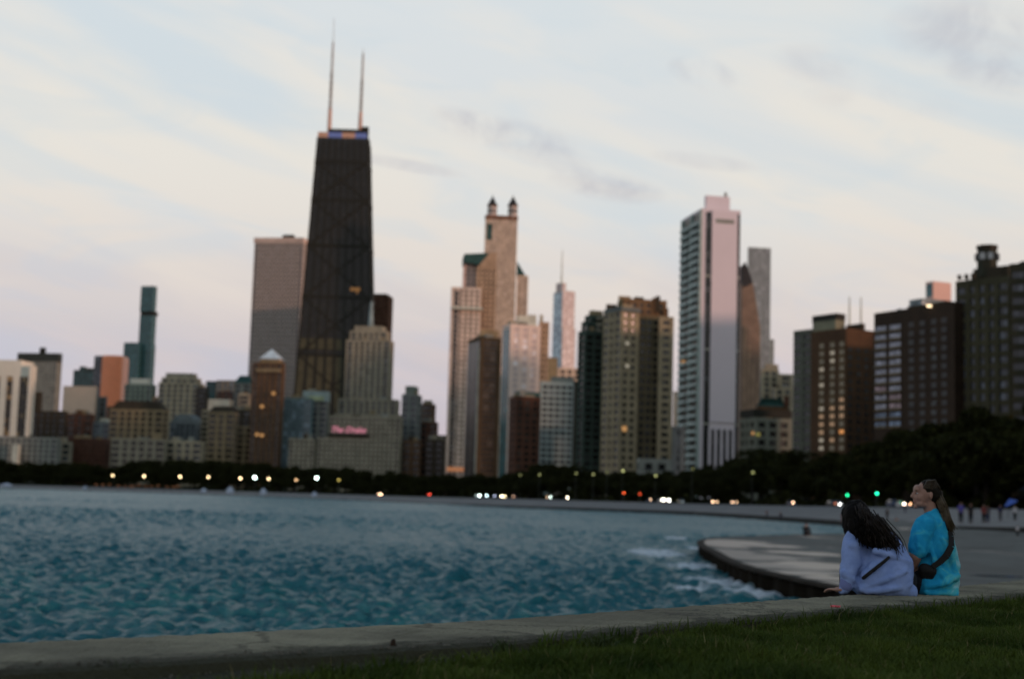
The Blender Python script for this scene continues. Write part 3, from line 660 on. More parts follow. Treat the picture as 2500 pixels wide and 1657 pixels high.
F = b.mass(573, 610, 622, 935, 1450, 80, grid(W_grey, G_grey, **fine)); zz = F[6]; q = b.pts(F, -.5, F[3] + .5, -.5, F[4] + .5)
MB().prism(q, zz, zz + 8, b.pts(F, F[3] * .35, F[3] * .65, F[4] * .2, F[4] * .8)).build('roof', W_teal, b.root)
b = Bld('old_hotel', 'broad dark beige stone hotel with a dark mansard roof, left third of the shore row'); st = grid(W_tan, G_brown, **fine)
F = b.mass(270, 398, 412, 1000, 1180, 80, st); q = b.pts(F, 0, F[3], 0, F[4])
MB().prism(q, F[6], F[6] + 7, b.pts(F, F[3] * .15, F[3] * .85, F[4] * .12, F[4] * .88)).build('mansard_roof', W_dark, b.root)
b = Bld('apartment_block', 'pale taupe midrise at the left end of the shore row'); b.mass(95, 170, 178, 1078, 1090, 82, grid(W_beige2, G_grey, **fine)); b.mass(30, 45, 50, 1085, 1040, 82, dict(wall=W_pale), t=4, part='stair_tower')
b = Bld('brick_block', 'red brown brick midrise beside the taupe midrise on the far shore'); b.mass(152, 268, 275, 1071, 1100, 84, grid(W_red, G_brown, fh=3.4, sh=1.7, bay=3.2, pw=1.6))
b = Bld('apartment_block', 'tan flat topped midrise in front of the mansard roofed hotel'); b.mass(272, 402, 410, 1072, 1085, 84, grid(W_beige2, G_brown, **fine))
b = Bld('apartment_block', 'light taupe midrise right of the mansard roofed hotel by the shore'); b.mass(405, 492, 500, 1077, 1095, 84, grid(W_beige, G_grey, **fine))
b = Bld('small_building', 'reddish low rooftop block below the pink cream box tower'); b.mass(165, 225, 232, 1010, 1250, 80, grid(W_red, G_brown, **fine)); b.mass(186, 200, 204, 1000, 1252, 80, dict(wall=W_brown), y0=1012, t=8)
b = Bld('small_building', 'grey blue low building with pale roof hut between brick and beige towers'); b.mass(228, 268, 275, 1030, 1220, 80, grid(W_slate, G_slate, **fine)); b.mass(245, 262, 268, 1022, 1222, 80, dict(wall=W_pale), y0=1034, t=9)
b = Bld('arched_building', 'slate blue building with an arched window front below the crowned stone tower'); F = b.mass(415, 478, 488, 1030, 1230, 80, grid(W_slate, G_slate, sh=.9, pw=.9))
C_ = F[0] + F[2] * (F[4] / 2); mb = MB(); arcp = [(F[4] * .42 * math.cos(a), F[4] * .3 * math.sin(a)) for a in np.linspace(0, math.pi, 12)]
for dpt in (0, 18): mb.v += [tuple(F[0] + F[2] * (F[4] / 2 + x_) + F[1] * dpt + Vector((0, 0, F[6] + z_))) for x_, z_ in arcp]
mb.f = [tuple(range(12)), tuple(range(23, 11, -1))] + [(i, i + 12, (i + 1) % 12 + 12, (i + 1) % 12) for i in range(12)]; mb.build('arched_roof', W_slate, b.root)
b = Bld('dark_building', 'dark tall strip of building right of the arched slate building'); b.mass(480, 505, 510, 945, 1300, 80, grid(W_dark, G_dark, **fine))
b = Bld('stone_tower', 'brown stone midrise with a dark arched cap between two dark gaps'); st = grid(W_tan, G_brown, **fine)
F = b.mass(510, 572, 582, 1006, 1150, 80, st); MB().prism(b.pts(F, 0, F[3], 0, F[4]), F[6], F[6] + 5, b.pts(F, 3, F[3] - 3, 3, F[4] - 3)).build('roof', W_dark, b.root)
b = Bld('dark_building', 'dark narrow block left of the white pyramid roofed tower'); b.mass(570, 612, 618, 1000, 1200, 80, grid(W_dark, G_dark, **fine))

for xl_, xr_, yt_, d_, wl, lb in ((96, 158, 1030, 1270, W_tan, 'tan infill block under the broad grey slab tower'), (150, 176, 1012, 1330, W_beige2, 'grey beige block left of the reddish rooftop block'), (226, 262, 968, 1420, W_slate, 'slate block under the orange curved tower'), (262, 300, 992, 1390, W_brown, 'brown block left of the mansard roofed hotel'),
        (374, 404, 968, 1400, W_tan, 'tan block between the white lit roof and the crowned stone tower'), (494, 514, 1000, 1260, W_beige, 'narrow beige block left of the brown stone midrise'), (582, 612, 962, 1380, W_beige2, 'grey beige block under the arched gable roof'), (578, 622, 1040, 1180, W_tan, 'low tan block left of the pyramid roofed tower'),
        (697, 715, 1002, 1200, W_brown, 'brown sliver between pyramid roofed tower and pale blue glass block'), (985, 1030, 1075, 1095, W_brown, 'low brown block in front of the slate tower'), (1028, 1070, 1030, 1150, W_red, 'red brown block below the small dark brown tower')):
    b = Bld('small_building', lb); b.mass(xl_, xr_ - 4, xr_, yt_, d_, 82, grid(wl, G_brown, **fine))

# --- rosy grey tower, black tapered tower and neighbours
b = Bld('marble_tower', 'tall rosy grey flat topped tower directly left of the black tapered tower')
st = grid(sm('rosy_grey_marble', (160, 148, 148), var=.08), glassmat('rosy_windows', (.035, .038, .042)), fh=4.8, sh=2.2, bay=4.4, pw=2.2, par=3, rel=.3)
b.mass(622, 740, 760, 592, 1560, 80, st); b.mass(620, 742, 762, 580, 1559, 80, dict(wall=sm('rosy_cap', (196, 172, 168))), y0=592, part='roof_cap'); b.mass(690, 716, 720, 573, 1575, 80, dict(wall=W_mull), y0=584, t=12, part='roof_box')
b.mass(612, 740, 762, 886, 1550, 80, st, part='podium')
b = Bld('pyramid_tower', 'brown tower with a small pale blue pyramid roof in front of the rosy grey tower'); st = grid(W_brown, G_brown, fh=3.5, sh=1.3, bay=4.5, pw=2.2)
b.mass(618, 690, 697, 885, 1120, 80, st); F = b.mass(636, 682, 690, 876, 1124, 80, dict(wall=W_tan), y0=886, t=15, part='attic'); cc = b.pts(F, F[3] / 2 - .2, F[3] / 2 + .2, F[4] / 2 - .2, F[4] / 2 + .2); apex = P(662, 851, 1124).z
MB().prism(b.pts(F, -1, F[3] + 1, -1, F[4] + 1), F[6], apex, cc).build('pyramid_roof', sm('pale_blue_copper', (190, 205, 225)), b.root)
F = b.mass(625, 684, 690, 900, 1118, 80, dict(wall=W_tan), y0=908, part='cornice')
for x_, y_ in ((640, 1062), (628, 1060), (668, 960), (640, 992)): b.lit(x_, y_, 2.4, 2.2, side='L', out=1.2)
# the black tapered tower
b = Bld('tapered_skyscraper', 'tallest black tapered skyscraper with crossed bracing and two white antennas', 'skyscraper'); d = 1380
A = P(776, 335, d); Bq = P(896, 335, d); zt = A.z; A0 = Vector((P(700, 1180, d).x, d - 8, 0)); B0 = Vector((P(914, 1180, d).x, d - 8, 0))
b.o = Vector(((A0.x + B0.x) / 2, d - 8, 0)); b.root.location = b.o
def ap(u, z, face=0, out=0.):
    """point on the tapered shaft: u 0..1 across a face, height z"""
    k = z / zt; xl_ = A0.x + (A.x - A0.x) * k; xr_ = B0.x + (Bq.x - B0.x) * k; yf = d - 8 + 8 * k; yb = d + 42 - 8 * k
    if face == 0: p = Vector((xl_ + (xr_ - xl_) * u, yf - out, z))
    elif face == 1: p = Vector((xr_ + out, yf + (yb - yf) * u, z))
    elif face == 2: p = Vector((xl_ - out, yb + (yf - yb) * u, z))
    else: p = Vector((xr_ + (xl_ - xr_) * u, yb + out, z))
    return p - b.o
mt_h = glassmat('black_bronze_glass', (.008, .008, .006), .45, .4, (3, 3, 4), light=(.02, .018, .014))
q0 = [ap(0, 0)[:2], ap(1, 0)[:2], ap(1, 0, 1)[:2], ap(0, 0, 2)[:2]]; q1 = [ap(0, zt)[:2], ap(1, zt)[:2], ap(1, zt, 1)[:2], ap(0, zt, 2)[:2]]
MB().prism(q0, 0, zt, q1).build('glass_shaft', mt_h, b.root)
def bar(mb, a, b_, w_, out_):
    dv = (b_ - a).normalized(); side_ = dv.cross(out_).normalized() * w_ / 2; o_ = out_ * .5
    mb.add([a + side_ - o_, a - side_ - o_, b_ - side_ - o_, b_ + side_ - o_, a + side_ + o_, a - side_ + o_, b_ - side_ + o_, b_ + side_ + o_], [(0, 1, 2, 3), (7, 6, 5, 4), (0, 4, 5, 1), (1, 5, 6, 2), (2, 6, 7, 3), (3, 7, 4, 0)])
m_spn = sm('bronze_brace', (40, 39, 31), rough=.75)
nx_ = [Vector((0, -1, 0)), Vector((1, 0, 0)), Vector((-1, 0, 0))]
lv = [zt * q for q in (0, .205, .385, .545, .69, .82, .93)]
for fc in (0, 1, 2):
    for i in range(9 if fc == 0 else 6):
        nn_ = 8 if fc == 0 else 5; mb = MB(); bar(mb, ap(i / nn_, 0, fc, .3), ap(i / nn_, zt, fc, .3), 1.3, nx_[fc]); mb.build('column', W_black, b.root)
    for za, zb in zip(lv, lv[1:]):
        for ua, ub in ((0, 1), (1, 0)):
            mb = MB(); bar(mb, ap(ua, za, fc, .6), ap(ub, zb, fc, .6), 1.7, nx_[fc]); mb.build('cross_brace', m_spn, b.root)
        mb = MB(); bar(mb, ap(0, zb, fc, .7), ap(1, zb, fc, .7), 2.6, nx_[fc]); mb.build('belt_beam', W_black, b.root)
mb = MB()
for z in np.arange(4, zt - 4, 3.9):
    for fc in (0, 1, 2): bar(mb, ap(0.005, z, fc, .1), ap(.995, z, fc, .1), 1.1, nx_[fc])
o = mb.build('floor_bands', sm('bronze_spandrel', (42, 40, 32), rough=.7), b.root); o['kind'] = 'stuff'
# paler strips between the lower columns paint the brown reflection into the colour
m_br = sm('bronze_reflection', (80, 78, 64), rough=.8)
for i in range(8):
    for z_ in (zt * .02, zt * .215):
        h_ = zt * .165; mb = MB(); bar(mb, ap((i + .5) / 8, z_, 0, .2), ap((i + .5) / 8, z_ + h_, 0, .2), 6.0, nx_[0]); mb.build('reflection_strip', m_br, b.root)
    z_ = zt * .40; mb = MB(); bar(mb, ap((i + .5) / 8, z_, 0, .2), ap((i + .5) / 8, z_ + zt * .03, 0, .2), 6.0, nx_[0]); mb.build('reflection_strip', m_br, b.root)
MO = emat('orange_crown_light', srgb(205, 150, 125), .55); MBl = emat('blue_crown_light', srgb(120, 128, 180), .55)
us = [0, .21, .49, .76, 1.0]
for i in range(4):
    a0 = ap(us[i], zt, 0, .6); a1 = ap(us[i + 1], zt, 0, .6); mb = MB(); mb.add([a0, a1, a1 + Vector((0, 0, 5.2)), a0 + Vector((0, 0, 5.2)), a0 + Vector((0, 1, 0)), a1 + Vector((0, 1, 0)), a1 + Vector((0, 1, 5.2)), a0 + Vector((0, 1, 5.2))], [(0, 1, 2, 3), (7, 6, 5, 4), (0, 4, 5, 1), (3, 2, 6, 7), (0, 3, 7, 4), (1, 5, 6, 2)])
    mb.build('crown_light', (MO, MBl)[i % 2], b.root)
MB().prism([(q_[0] * 1.0, q_[1] + (1.2 if i < 2 else 0)) for i, q_ in enumerate(q1)], zt, zt + 5).build('crown_band', W_black, b.root)
ra = ap(.2, zt); rb = ap(.93, zt)
MB().box(ra.x, rb.x, ra.y + 6, ra.y + 26, zt + 5, zt + 10.5).build('roof_house', W_black, b.root)
rc = ap(.87, zt); MB().box(rc.x, rc.x + 7, rc.y + 4, rc.y + 10, zt + 5, zt + 13).build('roof_box', W_black, b.root)
m_ant = sm('white_antenna_paint', (170, 168, 172)); m_antr = sm('pink_antenna_paint', (196, 160, 152)); m_antd = sm('grey_antenna_steel', (150, 148, 152))
for (xa, ya_, yb_, ye) in ((804, 314, 104, 45), (879, 314, 132, 118)):
    pa = P(xa, ya_, d + 16) - b.o; an = MB(); z0_ = zt + 10; z1_ = P(xa + 8, yb_, d + 16).z; z2_ = P(xa + 8, ye, d + 16).z; H_ = z1_ - z0_
    an.tube((pa.x, pa.y, z0_), (pa.x, pa.y, z0_ + H_ * .26), 2.2, 1.9, 8); o = an.build('antenna', m_antr, b.root)
    a2 = MB(); a2.tube((pa.x, pa.y, z0_ + H_ * .26), (pa.x, pa.y, z0_ + H_ * .68), 1.5, 1.3, 8); a2.build('mast_section', m_antd, o)
    a3 = MB(); a3.tube((pa.x, pa.y, z0_ + H_ * .68), (pa.x, pa.y, z1_), 1.2, 1.0, 8); a3.build('mast_section', m_ant, o)
    a4 = MB(); a4.tube((pa.x, pa.y, z1_), (pa.x, pa.y, z2_), .35, .2, 6); a4.build('mast_tip', m_ant, o)
    a5 = MB()
    for q_ in np.linspace(.02, .62, 9): a5.cbox((pa.x, pa.y, z0_ + H_ * q_), (3.4, 3.4, .4))
    a5.build('mast_platforms', m_antd, o)['kind'] = 'stuff'
for x_, y_, w__ in ((863, 706, 6.5), (875, 706, 3.5), (872, 712, 2)):
    v_ = ray(x_, y_); z_ = (P(x_, y_, d - 3)).z; k = z_ / zt; p_ = P(x_, y_, d - 8 + 8 * k - .9) - b.o; MB().cbox((p_.x, p_.y, p_.z), (w__, .8, 3.2)).build('lit_window', emat('amber_office_light', (1, .5, .2), .2), b.root)
b = Bld('dark_tower', 'dark brown flat topped tower just right of the black tapered tower')
b.mass(895, 950, 960, 722, 1480, 80, grid(sm('dark_brown_steel', (66, 52, 44)), G_brown, sh=1.4, bay=3, pw=1.2)); b.mass(912, 944, 955, 717, 1482, 80, dict(wall=W_black), y0=724, t=16, part='roof_box')
# art deco stepped tower
b = Bld('art_deco_tower', 'grey art deco tower with stepped crown and roof mast before the black skyscraper'); st = grid(W_beige2, G_grey, fh=3.6, sh=1.0, bay=5.2, pw=2.6, rel=.8)
b.mass(846, 952, 962, 830, 1190, 82, st); b.mass(855, 944, 953, 808, 1193, 82, st, y0=832, t=24); b.mass(866, 934, 943, 796, 1196, 82, dict(wall=W_beige2), y0=810, t=20, part='crown_block')
b.mass(826, 968, 976, 975, 1184, 82, st, part='lower_wing'); b.mass(815, 975, 984, 1012, 1180, 82, st, part='base_wing')
pa = P(905, 796, 1208) - b.o; MB().tube((pa.x, pa.y, pa.z - 2), (pa.x, pa.y, P(905, 737, 1208).z), 2.4, 1.1, 10).build('mast', sm('blue_grey_steel', (130, 145, 155)), b.root)
b = Bld('blue_glass_building', 'pale blue glass block left of the art deco tower'); b.mass(694, 760, 766, 972, 1150, 82, grid(sm('blue_grey_frame', (110, 130, 140)), G_blue, sh=.8, pw=.6, bay=3)); 
b = Bld('office_block', 'grey block with a light roof sign box beside the pale blue glass block'); b.mass(742, 800, 806, 960, 1165, 82, grid(W_grey, G_slate, **fine)); b.mass(740, 800, 807, 955, 1163, 82, dict(wall=sm('pale_blue_panel', (150, 165, 172))), y0=980, part='roof_sign_box')
b.panel(*b.on(772, 972, 'L'), 13, 3.5, sm('pale_green_panel', (170, 180, 150)), 'sign_panel', 'L', .4)
# lakefront hotel with the pink script sign
b = Bld('lakefront_hotel', 'long stone hotel on the shore carrying a pink roof sign', 'hotel'); st = grid(W_beige2, G_brown, fh=3.5, sh=1.6, bay=3.5, pw=1.7)
b.mass(775, 975, 982, 1072, 1085, 84, st); F2 = b.mass(806, 978, 984, 1018, 1105, 84, st, part='upper_floors'); b.mass(706, 768, 773, 1070, 1090, 84, st, part='left_wing')
F3 = b.mass(800, 900, 904, 1062, 1089, 84, dict(wall=W_dark), y0=1073, t=6, part='sign_base')
cu = bpy.data.curves.new('sign_text', 'FONT'); cu.body = 'The Drake'; cu.size = 9.2; cu.shear = .35; cu.extrude = .25; cu.offset = .14; cu.align_x = 'CENTER'
tmp = bpy.data.objects.new('tmp', cu); COL.objects.link(tmp); dg = bpy.context.evaluated_depsgraph_get(); me = bpy.data.meshes.new_from_object(tmp.evaluated_get(dg)); bpy.data.objects.remove(tmp)
me.materials.clear(); me.materials.append(emat('pink_sign_light', srgb(225, 140, 160), .8)); ps = P(849, 1055, 1086) - b.o
o = link('sign_lettering', me, b.root, ps); o.rotation_euler = (R_(90), 0, R_(-4)); xs_ = [v_.co.x for v_ in me.vertices]; k = (84 / FPX * 1086) / (max(xs_) - min(xs_)); o.scale = (k, k * 1.0, 1)
MB().box(ps.x - 15, ps.x + 15, ps.y + .9, ps.y + 1.3, ps.z - 1.6, ps.z - .9).build('sign_rail', W_mull, b.root)
b = Bld('slate_tower', 'narrow slate grey tower with chamfered cap right of the shore hotel'); st = grid(sm('slate_panel', (112, 118, 122)), G_slate, **fine)
F = b.mass(982, 1018, 1030, 962, 1130, 80, st); b.mass(990, 1012, 1022, 942, 1136, 80, dict(wall=sm('slate_cap', (108, 118, 116))), y0=964, t=11, part='cap')
b = Bld('brown_tower', 'small dark brown tower between the slate tower and the open sky gap'); b.mass(1030, 1056, 1064, 985, 1200, 80, grid(W_brown, G_dark, **fine))
b = Bld('dark_building', 'low dark roofs at the foot of the open sky gap'); b.mass(1040, 1082, 1088, 1072, 1100, 80, grid(W_dark, G_dark, **fine)); b.mass(1064, 1092, 1096, 1062, 1230, 80, dict(wall=W_dark))

# --- middle group
b = Bld('banded_tower', 'pinkish stepped tower with a teal sloping roof at the left of the middle group'); st = grid(sm('pink_beige_stone', (192, 172, 166), 1.15), glassmat('rosy_dark_windows', (.05, .042, .036)), fh=3.5, sh=1.6, bay=4, pw=2.0)
F = b.mass(1102, 1103, 1175, 700, 1060, 5, st)
for (xa, xb) in ((1105, 1116),):
    for i in range(46):
        z = F[6] - 5 - i * 3.5
        if z > 4: b.panel(4.0, z, 3.6, 2.3, G_dark, 'window', 'R', .25)
b.mass(1101, 1102, 1178, 747, 1056, 5, dict(wall=W_pale), y0=753, part='belt')
st2 = grid(sm('pink_upper', (196, 164, 160)), G_grey, fh=3.5, sh=2.2, bay=5, pw=2.6)
F = b.mass(1131, 1132, 1170, 640, 1075, 5, st2, t=18, part='upper_tower')
# sloped teal roof
F = b.mass(1164, 1165, 1213, 652, 1070, 5, grid(W_rosy, G_brown, fh=3.5, sh=1.8, bay=3.2, pw=1.7), t=30, part='hexagonal_mass')
z1 = F[6]; hz = P(1208, 616, 1070).z; C_, Rd, Ld = F[0], F[1], F[2]; uL = -10.2; q = [C_ + Rd * uL, C_ + Rd * (F[3] * .9), C_ + Rd * (F[3] * .9) + Ld * 24, C_ + Rd * uL + Ld * 24]
mb = MB(); zz = Vector((0, 0, 1))
mb.add([q[0] + zz * (hz - 8), q[1] + zz * (z1 - 2 + 2), q[2] + zz * z1, q[3] + zz * (hz - 8), q[0] + zz * (hz - 2), q[1] + zz * hz, q[2] + zz * hz, q[3] + zz * (hz - 2)], [(3, 2, 1, 0), (4, 5, 6, 7), (0, 1, 5, 4), (1, 2, 6, 5), (2, 3, 7, 6), (3, 0, 4, 7)])
mb.build('sloped_roof', W_teal, b.root)
mb = MB(); s0 = C_ + Rd * .2 - Ld * .3; s1 = C_ + Rd * (F[3] * .98) - Ld * .3
mb.add([s0 + zz * z1, s1 + zz * z1, s1 + zz * hz * 1.0, s0 + Rd * 9.5 + zz * hz, s0 + zz * z1 + Ld * 2, s1 + zz * z1 + Ld * 2, s1 + zz * hz + Ld * 2, s0 + Rd * 9.5 + zz * hz + Ld * 2], [(0, 1, 2, 3), (7, 6, 5, 4), (0, 4, 5, 1), (1, 5, 6, 2), (2, 6, 7, 3), (3, 7, 4, 0)])
mb.build('slanted_front', W_rosy, b.root)
for x_, y_ in ((1105, 1102), (1122, 1101), (1131, 1103)): b.lit(x_, y_, 4, 2.4, emat('peach_window_light', (1, .55, .4), .35), out=2.5, F=b.F)
MB().cbox(tuple(P(1112, 1145, 1050) - b.o), (13, 1, 3.2)).build('lit_shopfront', emat('shopfront_light', (1, .42, .2), .35), b.root)
b = Bld('twin_turret_tower', 'pink stone skyscraper crowned by two lantern turrets with pointed dark caps', 'skyscraper'); st = grid(W_pinkgr, glassmat('pink_shade_windows', (.14, .13, .12), .4, .3), fh=3.6, sh=1.3, bay=3.6, pw=1.8, rel=.5)
F = b.mass(1185, 1187, 1264, 528, 1290, 6, st, t=30); d = 1290
b.mass(1184, 1186, 1265, 524, 1289, 6, dict(wall=sm('rust_cornice', (124, 88, 72))), y0=533, t=31, part='cornice')
for x0_, x1_ in ((1189, 1214), (1239, 1264)):
    r_ = (x1_ - x0_) / 2 / FPX * d; c = P((x0_ + x1_) / 2, 525, d + r_ + 1) - b.o; tz = P(x0_, 502, d).z - c.z
    mb = MB(); mb.tube((c.x, c.y, c.z - 3), (c.x, c.y, c.z + tz), r_ * .93, r_ * .88, 8); o = mb.build('turret', sm('turret_stone', (196, 180, 180)), b.root)
    for k_ in range(8):
        a = math.pi / 4 * k_ + .39; mb = MB(); mb.cbox((c.x + math.cos(a) * r_ * .86, c.y + math.sin(a) * r_ * .86, c.z + tz * .45), (1.4, 1.4, tz * .5)); mb.build('lantern_window', G_dark, o)
    mb = MB(); mb.tube((c.x, c.y, c.z + tz), (c.x, c.y, c.z + tz + 1.2), r_ * 1.05, r_ * 1.05, 8); mb.build('turret_rim', sm('rust_rim', (110, 84, 74)), o)
    mb = MB(); mb.tube((c.x, c.y, c.z + tz + 1.2), (c.x, c.y, c.z + tz + 10), r_ * 1.05, .3, 8); mb.build('turret_roof', sm('dark_turret_slate', (50, 52, 56)), o)
    mb = MB(); mb.tube((c.x, c.y, c.z + tz + 10), (c.x, c.y, c.z + tz + 12), .25, .08, 6); mb.build('finial', W_black, o)
u_, z_ = b.on(1192, 566, 'R', F); b.panel(3.4, z_, 4.4, 15, W_teal, 'tall_slot', 'R', .5, F)
b.mass(1262, 1263, 1290, 672, 1296, 6, st, t=26, part='right_shoulder')
q = P(1264, 672, 1297) - b.o; qe = P(1283, 672, 1297) - b.o; mb = MB(); hz = P(1264, 638, 1297).z
mb.add([(q.x - 1, q.y, q.z), (qe.x, q.y, q.z), (q.x - 1, q.y, hz), (q.x - 1, q.y + 20, q.z), (qe.x, q.y + 20, q.z), (q.x - 1, q.y + 20, hz)], [(0, 1, 2), (3, 5, 4), (0, 3, 4, 1), (1, 4, 5, 2), (0, 2, 5, 3)])
mb.build('shoulder_roof', W_teal, b.root)
b = Bld('dark_glass_tower', 'black glass slab with brown right side standing before the pink towers'); F = b.mass(1143, 1173, 1224, 822, 850, 20, grid(sm('dark_brown_panel', (80, 66, 48), var=.12), G_brown, fh=3.2, sh=.9, bay=12, pw=2.2, rel=.3), t=25)
for i in range(4):
    u = (F[4]) * (i + .5) / 4; b.panel(u, (F[6]) / 2, F[4] / 4 - 1.2, F[6] - 5, G_dark, 'glass_bay', 'L', .3, inn=.2)
b.panel(1.0, F[6] / 2 - 2, 1.6, F[6] - 8, sm('pale_steel', (130, 140, 142)), 'corner_fin', 'L', .7); b.mass(1172, 1174, 1218, 804, 858, 20, dict(wall=W_tan), y0=820, t=10, part='roof_house')
b = Bld('cream_tower', 'cream and peach tower with a teal glass left edge in the middle group'); st = dict(wall=sm('cream_wall', (214, 186, 176), var=.04))
F = b.mass(1228, 1246, 1320, 790, 800, 17, grid(sm('cream_wall_grid', (220, 198, 196), 1.0, var=.04), glassmat('faint_cream_windows', (.5, .42, .39), .5, .06, (3, 3, 3.2)), fh=3.2, sh=1.1, bay=6, pw=2.4, rel=.2), t=24)
for i in range(3): b.panel(F[4] * (i + .5) / 3, F[6] / 2 - 1, F[4] / 3 - 1.0, F[6] - 3, G_teal, 'glass_bay', 'L', .3, inn=.2)
b.mass(1316, 1317, 1341, 785, 806, 17, grid(W_rosy, G_brown, fh=3.2, sh=1.5, bay=3, pw=1.4), t=20, part='right_wing'); b.mass(1262, 1264, 1310, 770, 812, 17, dict(wall=W_pale), y0=795, t=12, part='roof_house')
for x_ in (1290, 1300, 1318): b.mass(x_, x_ + 1, x_ + 8, 768, 815, 17, dict(wall=W_beige), y0=792, t=5, part='roof_vent')
b = Bld('brick_tower', 'dark red brick tower with a teal roof in front of the cream tower'); b.mass(1244, 1258, 1320, 966, 690, 18, grid(W_red, G_brown, fh=3.1, sh=1.3, bay=3.4, pw=1.5, each=True)); F = b.mass(1258, 1264, 1318, 955, 696, 18, dict(wall=W_teal), y0=968, t=14, part='roof_house')
for x_, y_ in ((1290, 1006), (1280, 985), (1292, 1030), (1300, 1031)): b.lit(x_, y_, 1.8, 1.2, emat('dim_window_light', (1, .75, .5), .22), F=b.F, out=1.2)
b = Bld('spired_glass_tower', 'hazy blue and pink glass supertall with a thin spire between two groups', 'skyscraper'); tl = grid(sm('pale_steel_frame', (200, 184, 182)), glassmat('rose_glass', (.5, .42, .42), .2, .1), fh=4, sh=1.2, bay=6, pw=.8, rel=.2)
F = b.mass(1358, 1374, 1382, 690, 2370, 42, tl, t=20, y0=712); F = b.mass(1352, 1374, 1404, 709, 2366, 24, tl, t=40, y0=800); b.mass(1350, 1374, 1405, 800, 2362, 24, tl, t=42)
for (za, zb) in ((F[5], F[6] - 1), (0, F[5])): b.panel(F[4] / 2, (za + zb) / 2, F[4] - .8, zb - za - .6, G_pale, 'glass_face', 'L', .5, inn=.2, F=F)
pa = P(1371, 690, 2385) - b.o; MB().tube((pa.x, pa.y, pa.z), (pa.x, pa.y, P(1373, 610, 2385).z), 1.6, .5, 8).build('spire', W_pale, b.root)
b = Bld('small_building', 'small peach and olive roof blocks at the foot of the spired tower'); b.mass(1338, 1340, 1362, 872, 1300, 8, dict(wall=W_tan), t=20); b.mass(1360, 1362, 1420, 897, 1250, 8, grid(W_pinkgr, G_brown, **fine))
b = Bld('gridded_building', 'pale blue white apartment slab with close horizontal bands'); F = b.mass(1319, 1322, 1402, 930, 720, 8, grid(sm('pale_blue_concrete', (160, 172, 178), var=.05), G_slate, fh=2.9, sh=1.25, bay=3.3, pw=.7, each=True), t=22); b.mass(1345, 1347, 1402, 919, 728, 8, dict(wall=W_grey), y0=932, t=12, part='roof_house'); b.mass(1401, 1402, 1424, 930, 722, 8, grid(W_dark, G_dark, **fine), t=20, part='dark_wing')
b = Bld('balcony_tower', 'dark green rounded balcony tower with orange lit top'); d = 660
F = b.mass(1412, 1428, 1474, 806, d, 22, grid(sm('dark_green_concrete', (62, 78, 74)), G_dark, fh=3.1, sh=1.0, bay=5, pw=1, rel=.8, each=True), t=24); st = grid(sm('dark_green_concrete2', (60, 76, 72)), G_dark, fh=3.1, sh=1.0, bay=5, pw=1)
b.mass(1420, 1434, 1474, 783, d + 3, 22, st, t=22, y0=806); b.mass(1428, 1442, 1474, 768, d + 6, 22, st, t=18, y0=784)
b.mass(1438, 1446, 1472, 757, d + 8, 22, dict(wall=W_tan), y0=769, t=12, part='roof_house'); F = b.F
mb_me = None; C0 = P(1464, 780, d + 6) - b.o
for i in range(42):
    z = C0.z - i * 3.1
    if z > 5: MB().box(C0.x - 1.4, C0.x + 1.4, C0.y - 1.6, C0.y + 2, z, z + 1.1).build('balcony', W_beige2, b.root)
b = Bld('terraced_tower', 'broad grey tan apartment tower with stepped rooftop gardens', 'building'); d = 640
st = grid(sm('grey_tan_concrete', (140, 128, 110)), G_dark, fh=3.4, sh=1.7, bay=3.6, pw=1.8, each=False)
stb = grid(sm('blue_grey_concrete', (104, 110, 114)), G_grey, fh=3.0, sh=1.5, bay=3.0, pw=1.4)
F = b.mass(1474, 1516, 1560, 752, d, 30, dict(st), t=30); uL, _ = b.on(1500, 900, 'L')
b.mass(1476, 1518, 1564, 748, d - 1, 30, stb, y0=752, part='terrace_rim')
b.mass(1558, 1560, 1612, 770, d + 9, 10, grid(sm('shadow_tan', (104, 94, 76)), G_dark, fh=3.4, sh=1.5, bay=3, pw=1.0), t=26, part='recessed_bay'); b.mass(1608, 1610, 1645, 772, d + 4, 10, st, t=26, part='right_bay')
b.mass(1508, 1522, 1628, 728, d + 14, 10, grid(sm('brown_upper', (128, 100, 76)), G_brown, fh=3, sh=1.4, bay=3.4, pw=1.4), t=20, part='upper_floors', y0=772)
for (xa, xb, y_, w__) in ((1510, 1540, 722, W_tan), (1548, 1572, 724, W_dark), (1592, 1606, 726, W_brown), (1601, 1612, 722, W_dark), (1618, 1632, 752, W_brown), (1480, 1506, 742, W_dark)): b.mass(xa, xa + 1, xb, y_, d + 16, 10, dict(wall=w__), y0=y_ + 40, t=8, part='roof_box')
for x_, y_ in ((1531, 838), (1531, 893)): b.lit(x_, y_, 1.6, 1.5, emat('cream_window_light', (1, .9, .7), .32), F=F)
b.lit(1524, 1046, 2, 2.2, F=F)
b = Bld('small_building', 'low pale rose building showing in the gap left of the white balcony tower'); b.mass(1644, 1645, 1668, 955, 900, 8, grid(W_pinkgr, G_blue, **fine), t=20)
b = Bld('small_building', 'blue grey midrise at the foot of the terraced tower'); b.mass(1640, 1642, 1672, 1040, 760, 8, grid(W_slate, G_slate, **fine), t=20); b.mass(1555, 1560, 1640, 1118, 600, 8, grid(W_grey, G_dark, **fine), t=14, part='low_wing')

# --- white balcony tower
b = Bld('balcony_skyscraper', 'tall white slab with pink blank side wall and dark stacked balconies', 'skyscraper'); d = 800
m_lsp = sm('white_painted_concrete', (226, 214, 232), .84, var=.03, scale=.05)
F = b.mass(1668, 1714, 1808, 508, d, 11, dict(wall=m_lsp), t=30)
C_, Rd, Ld, wR, wL, z0, z1 = F
def ud(x): return b.on(x, 800, 'R', F)[0]
